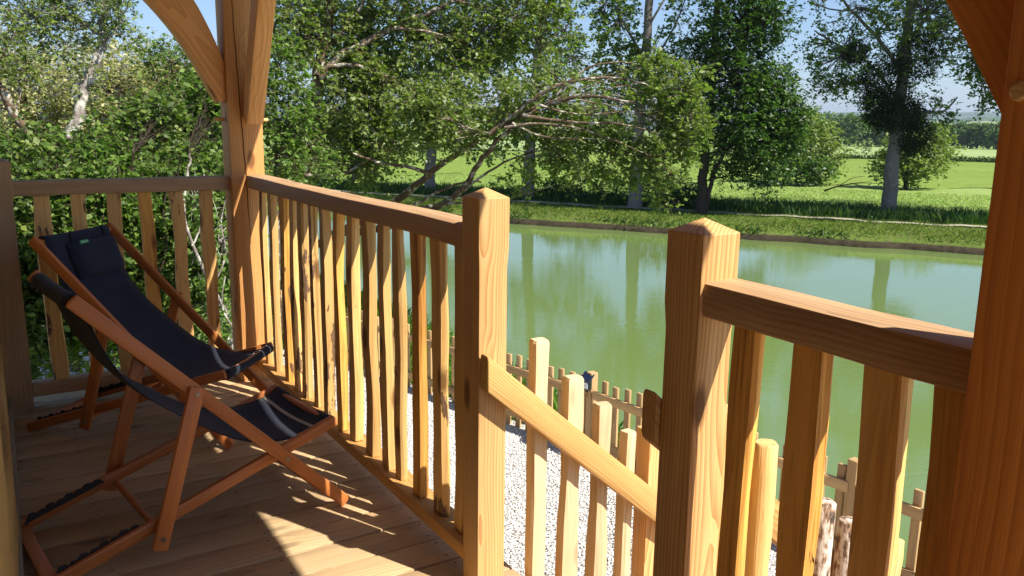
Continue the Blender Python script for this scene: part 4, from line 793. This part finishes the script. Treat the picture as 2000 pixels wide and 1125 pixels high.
def make_chair(origin, ang, label, width=.54, pillow=False, stripes=(), seed=0):
    """origin = floor point of the near front foot; ang = direction the chair faces (radians from +X)"""
    root = empty('deck_chair', tuple(origin)); root.rotation_euler = (0, 0, ang); tag(root, label, 'deck chair', 'folding deck chairs')
    bpy.context.view_layer.update()
    M0 = Matrix.Translation(Vector(origin)) @ Matrix.Rotation(ang, 4, 'Z')
    root.matrix_basis = M0
    def G(s, w, z): return tuple(M0 @ Vector((s, w, z)))
    upv = tuple(M0.to_3x3() @ Vector((0, 1, 0)))
    def flat(name, a, b, w, h=.045, t=.022, parent=root, sd_=0, mat=M_chair):   # a rail with its broad side in the s-z plane
        return member(name, G(a[0], w, a[1]), G(b[0], w, b[1]), h, t, mat, parent, up=upv, r=.006, seed=seed + sd_)
    def rod(name, s, z, w0, w1, r, mat=M_chair): 
        prof = [(math.cos(i * math.pi / 7) * r, math.sin(i * math.pi / 7) * r) for i in range(14)]
        return member(name, G(s, w0, z), G(s, w1, z), 2 * r, 2 * r, mat, root, prof=prof, seed=seed + 9)
    # outer frame: long rails with head bar and lower bar
    for k, w in enumerate((0.011, width - .011)):
        o = flat('back_rail', (.012, .012), (-.845, .885), w, sd_=k)
    rod('head_bar', -.832, .868, .022, width - .022, .017); flat_ = member('lower_bar', G(-.05, .022, .062), G(-.05, width - .022, .062), .035, .018, M_chair, root, r=.005, seed=seed + 3)
    # inner frame: seat rails with front bar and back bar
    for k, w in enumerate((.036, width - .036)):
        o = flat('seat_rail', (-.975, .021), (-.01, .328), w, .042, .022, sd_=4 + k)
        d_ = Vector(G(-.01, 0, .330)) - Vector(G(-.975, 0, .021)); 
        # toothed rack on the rail
        ts = [(-.90, .0), (-.84, 0), (-.78, 0), (-.72, 0)]; V = []; F = []; pts = []
        sl_ = (.328 - .021) / .965
        for i, (s, _) in enumerate(ts):
            zb = .021 + (s + .975) * sl_ + .021
            pts += [(s - .034, zb + .004), (s - .016, zb + .004), (s - .010, zb - .003), (s - .002, zb + .009), (s + .016, zb + .009)]
        top = pts; bot = [(ts[-1][0] + .03, .021 + (ts[-1][0] + 1.005) * sl_ + .006), (ts[0][0] - .05, .021 + (ts[0][0] + .925) * sl_ + .006)]
        poly = top + bot; n = len(poly); ww = w + (.0115 if k == 0 else -.0115) * 1; w2 = ww + (.005 if k == 0 else -.005)
        V = [(s, ww, z) for s, z in poly] + [(s, w2, z) for s, z in poly]; F = [tuple(range(n)), tuple(range(2 * n - 1, n - 1, -1))] + [(i, i + n, (i + 1) % n + n, (i + 1) % n) for i in range(n)]
        link('rack', mesh_py(V, F), root, M0, M_iron)
    member('back_bar', G(-.96, .047, .025), G(-.96, width - .047, .025), .042, .02, M_chair, root, r=.005, seed=seed + 6)
    rod('front_bar', -.022, .318, .047, width - .047, .014)
    # prop
    for k, w in enumerate((-.012, width + .012)):
        o = flat('prop_arm', (-.512, .565), (-.662, .055), w, .05, .02, sd_=7 + k)
        sgn = -1 if k == 0 else 1
        for s, z in ((-.516, .545), (-.652, .092)):
            b = member('bolt', G(s, w + sgn * .008, z), G(s, w + sgn * .0125, z), .016, .016, M_metal, root, prof=[(math.cos(i * math.pi / 6) * .008, math.sin(i * math.pi / 6) * .008) for i in range(12)])
        b = member('bolt', G(-.213, (.011 if k == 0 else width - .011) + sgn * .009, .240), G(-.213, (.011 if k == 0 else width - .011) + sgn * .0135, .240), .016, .016, M_metal, root, prof=[(math.cos(i * math.pi / 6) * .008, math.sin(i * math.pi / 6) * .008) for i in range(12)])
    rod('prop_bar', -.648, .100, -.004, width + .004, .011)
    # sling
    key = np.array([(-.815, .886), (-.802, .835), (-.770, .735), (-.712, .62), (-.62, .517), (-.51, .43), (-.41, .358), (-.33, .318), (-.25, .297), (-.175, .292), (-.10, .302), (-.05, .319), (-.020, .338), (-.002, .328), (-.004, .305), (-.03, .297)])
    tt = np.linspace(0, len(key) - 1, 60); 
    def cr_(t):
        i = int(min(max(math.floor(t), 0), len(key) - 2)); f = t - i; p0, p1, p2, p3 = key[max(i - 1, 0)], key[i], key[i + 1], key[min(i + 2, len(key) - 1)]
        return .5 * ((2 * p1) + (-p0 + p2) * f + (2 * p0 - 5 * p1 + 4 * p2 - p3) * f * f + (-p0 + 3 * p1 - 3 * p2 + p3) * f ** 3)
    path = [cr_(t) for t in tt]
    head = [(-.835, .840), (-.848, .850), (-.856, .868), (-.850, .884), (-.835, .892), (-.824, .892)]
    path = head + path[0:]
    sl_o = link('sling', strip_mesh(path, .048, width - .048, .0022, sag=.014), root, M0, M_fab)
    for (t0, wd) in stripes:
        seg = [cr_(t) + np.array([0, .0035]) for t in np.linspace(t0, t0 + wd, 6)]
        link('stripe', strip_mesh(seg, .054, width - .054, .0012, sag=.014), sl_o, M0, M_stripe)
    if pillow:
        def pil(u, v, side):    # u across 0..1, v down 0..1
            c = cr_(.95 + v * 1.5); c2 = cr_(.96 + v * 1.5); T = (c2 - c); T /= np.linalg.norm(T) + 1e-9; n = np.array([-T[1], T[0]]); n = n if n[0] > 0 else -n
            e = (1 - (2 * u - 1) ** 8) * (1 - (2 * v - 1) ** 8); th = .006 + .034 * max(e, 0) ** .5; p = c + n * (th if side else .003); return (p[0], width * .30 + (width * .60) * u, p[1] + .004)
        N1 = 16; V = []; F = []
        for side in (0, 1):
            for i in range(N1 + 1):
                for j in range(N1 + 1): V.append(pil(j / N1, i / N1, side))
        nn = N1 + 1; o2 = nn * nn
        for i in range(N1):
            for j in range(N1):
                a = i * nn + j; F.append((a, a + 1, a + nn + 1, a + nn)); F.append((o2 + a, o2 + a + nn, o2 + a + nn + 1, o2 + a + 1))
            F += [(i * nn, (i + 1) * nn, o2 + (i + 1) * nn, o2 + i * nn), (i * nn + N1, o2 + i * nn + N1, o2 + (i + 1) * nn + N1, (i + 1) * nn + N1), (i, o2 + i, o2 + i + 1, i + 1), (N1 * nn + i, N1 * nn + i + 1, o2 + N1 * nn + i + 1, o2 + N1 * nn + i)]
        me = mesh_py(V, F); me.polygons.foreach_set('use_smooth', [True] * len(me.polygons)); pl = link('pillow', me, root, M0, M_fab)
        # tag with small marks, straps
        def onp(u, v, lift): 
            c = cr_(.95 + v * 1.5); c2 = cr_(.96 + v * 1.5); T = (c2 - c); T /= np.linalg.norm(T); n = np.array([-T[1], T[0]]); n = n if n[0] > 0 else -n; p = c + n * lift; return Vector((p[0], width * .30 + width * .60 * u, p[1] + .004))
        def quad(name, u0, u1, v0, v1, lift, mat, par):
            a = [onp(u, v, lift) for u, v in ((u0, v0), (u1, v0), (u1, v1), (u0, v1))] + [onp(u, v, lift - .0015) for u, v in ((u0, v0), (u1, v0), (u1, v1), (u0, v1))]
            return link(name, mesh_py(a, [(0, 1, 2, 3), (7, 6, 5, 4), (0, 4, 5, 1), (1, 5, 6, 2), (2, 6, 7, 3), (3, 7, 4, 0)]), par, M0, mat)
        tg = quad('brand_tag', .16, .34, -.03, .11, .036, M_green, pl)
        for u in (.20, .25, .30): quad('tag_mark', u - .012, u + .012, .02, .06, .0372, M_white, pl)
        for u in (.10, .84):
            V = []; n_ = 10
            P_ = [Vector((*((lambda c: (c[0] + .006, width * .30 + width * .60 * u + (.012 if u < .5 else -.012) * (1 - t), c[1] + .014))(cr_(.0 + t * .95))),)) for t in np.linspace(0, 1, n_)]
            Vt, Ft = tube_arrays([tuple(p) for p in P_], [.0035] * n_, 6); link('strap', mesh_np(Vt, Ft), pl, M0, M_black)
    return root
thB = math.radians(8.57)
make_chair((.9909, 2.7493, 0), thB, 'nearer folding deck chair with navy canvas sling and one grey stripe', stripes=((10.2, .25),), seed=500)
# far chair: near-plane foot from its prop position
aA = math.radians(40.36); F_ = np.array([math.cos(aA), -math.sin(aA)]); org = np.array([.2527, 3.9315]) + F_ * .651
make_chair((float(org[0]), float(org[1]), 0), -aA, 'farther folding deck chair with a head pillow carrying a small green tag', pillow=True, stripes=((10.5, .18), (11.05, .2), (11.6, .22)), seed=520)

# ------------------------------------------------------------------ picket fence by the pond + solar lamp
fe = empty('picket_fence', (3.6, 4.0, -1.0)); tag(fe, 'low pine picket fence curving between the white gravel and the pond', 'fence')
Y = np.arange(.6, 9.2, .02); X = np.array([fence_x(y) for y in Y]); Sx = np.concatenate([[0], np.cumsum(np.hypot(np.diff(X), np.diff(Y)))])
def fp(s): return np.interp(s, Sx, X), np.interp(s, Sx, Y)
tot = Sx[-1]; panel = 1.98; k = 0; s = 0.
pk = 0
while s < tot - .2:
    e = min(s + panel, tot); a, b = fp(s + .01), fp(e - .01); ux, uy = (b[0] - a[0]), (b[1] - a[1]); L = math.hypot(ux, uy); ux /= L; uy /= L; nx, ny = uy, -ux
    for z in (-.52, -.875): member('rail', (a[0] - nx * .022, a[1] - ny * .022, z), (b[0] - nx * .022, b[1] - ny * .022, z), .022, .062, M_fence, fe, r=.002, seed=300 + k)
    member('fence_post', (b[0] + ux * .035, b[1] + uy * .035, -1.05), (b[0] + ux * .035, b[1] + uy * .035, -.37 + .01), .06, .06, M_fence, fe, up=(0, 1, 0), r=.003, seed=330 + k)
    q = .06
    while q < L - .03:
        rs = np.random.default_rng(1000 + pk); x, y = a[0] + ux * q, a[1] + uy * q
        member('picket', (x, y, -.99), (x + rs.normal(0, .002), y + rs.normal(0, .002), -.405 + rs.normal(0, .006)), .048, .02, M_fence, fe, up=(nx, ny, 0), r=.002, seed=1000 + pk); q += .113; pk += 1
    s = e + .03; k += 1
# solar lamp fixed on the fence
lp = at_ = PZ(1160, 752, -.46); lx = fence_x(lp[1]) - .05
sl_ = empty('solar_lamp', (lx, float(lp[1]), -.47)); tag(sl_, 'small black solar spotlight clipped on top of the picket fence', 'lamp')
Ml = Matrix.Translation((lx, float(lp[1]), -.45)) @ Matrix.Rotation(math.radians(200), 4, 'Z')
def boxat(name, c, sz, rot, mat, parent):
    me = mesh_py([((i & 1) * sz[0] - sz[0] / 2, ((i >> 1) & 1) * sz[1] - sz[1] / 2, (i >> 2) * sz[2] - sz[2] / 2) for i in range(8)], [(0, 2, 3, 1), (4, 5, 7, 6), (0, 1, 5, 4), (2, 6, 7, 3), (0, 4, 6, 2), (1, 3, 7, 5)])
    return link(name, me, parent, Ml @ Matrix.Translation(c) @ Matrix.Rotation(rot, 4, 'Y'), mat)
boxat('housing', (0, 0, .01), (.055, .07, .075), 0.15, M_plastic, sl_); boxat('lens', (.031, 0, .004), (.006, .052, .045), .15, M_lens, sl_); boxat('solar_panel', (-.006, 0, .062), (.085, .085, .012), .55, M_panel, sl_)
member('bracket', (lx, float(lp[1]), -.50), (lx, float(lp[1]), -.44), .02, .02, M_plastic, sl_)

# ------------------------------------------------------------------ air: one even box of haze round everything
m = bpy.data.materials.new('haze'); m.use_nodes = True; t = m.node_tree
for nd in list(t.nodes):
    if nd.type != 'OUTPUT_MATERIAL': t.nodes.remove(nd)
pv = t.nodes.new('ShaderNodeVolumePrincipled'); pv.inputs['Color'].default_value = (.72, .84, 1, 1); pv.inputs['Density'].default_value = 2.4e-4; pv.inputs['Anisotropy'].default_value = .3
t.links.new(pv.outputs[0], [n for n in t.nodes if n.type == 'OUTPUT_MATERIAL'][0].inputs['Volume'])
x0, x1, y0, y1, z0, z1 = -7000, 7000, -7000, 7000, -30, 140
hz = link('haze', mesh_py([(x, y, z) for z in (z0, z1) for x, y in ((x0, y0), (x1, y0), (x1, y1), (x0, y1))], [(0, 3, 2, 1), (4, 5, 6, 7), (0, 1, 5, 4), (1, 2, 6, 5), (2, 3, 7, 6), (3, 0, 4, 7)]), None, None, m)
tag(hz, 'thin bluish summer haze over the far fields and hills', 'haze', None, 'stuff')
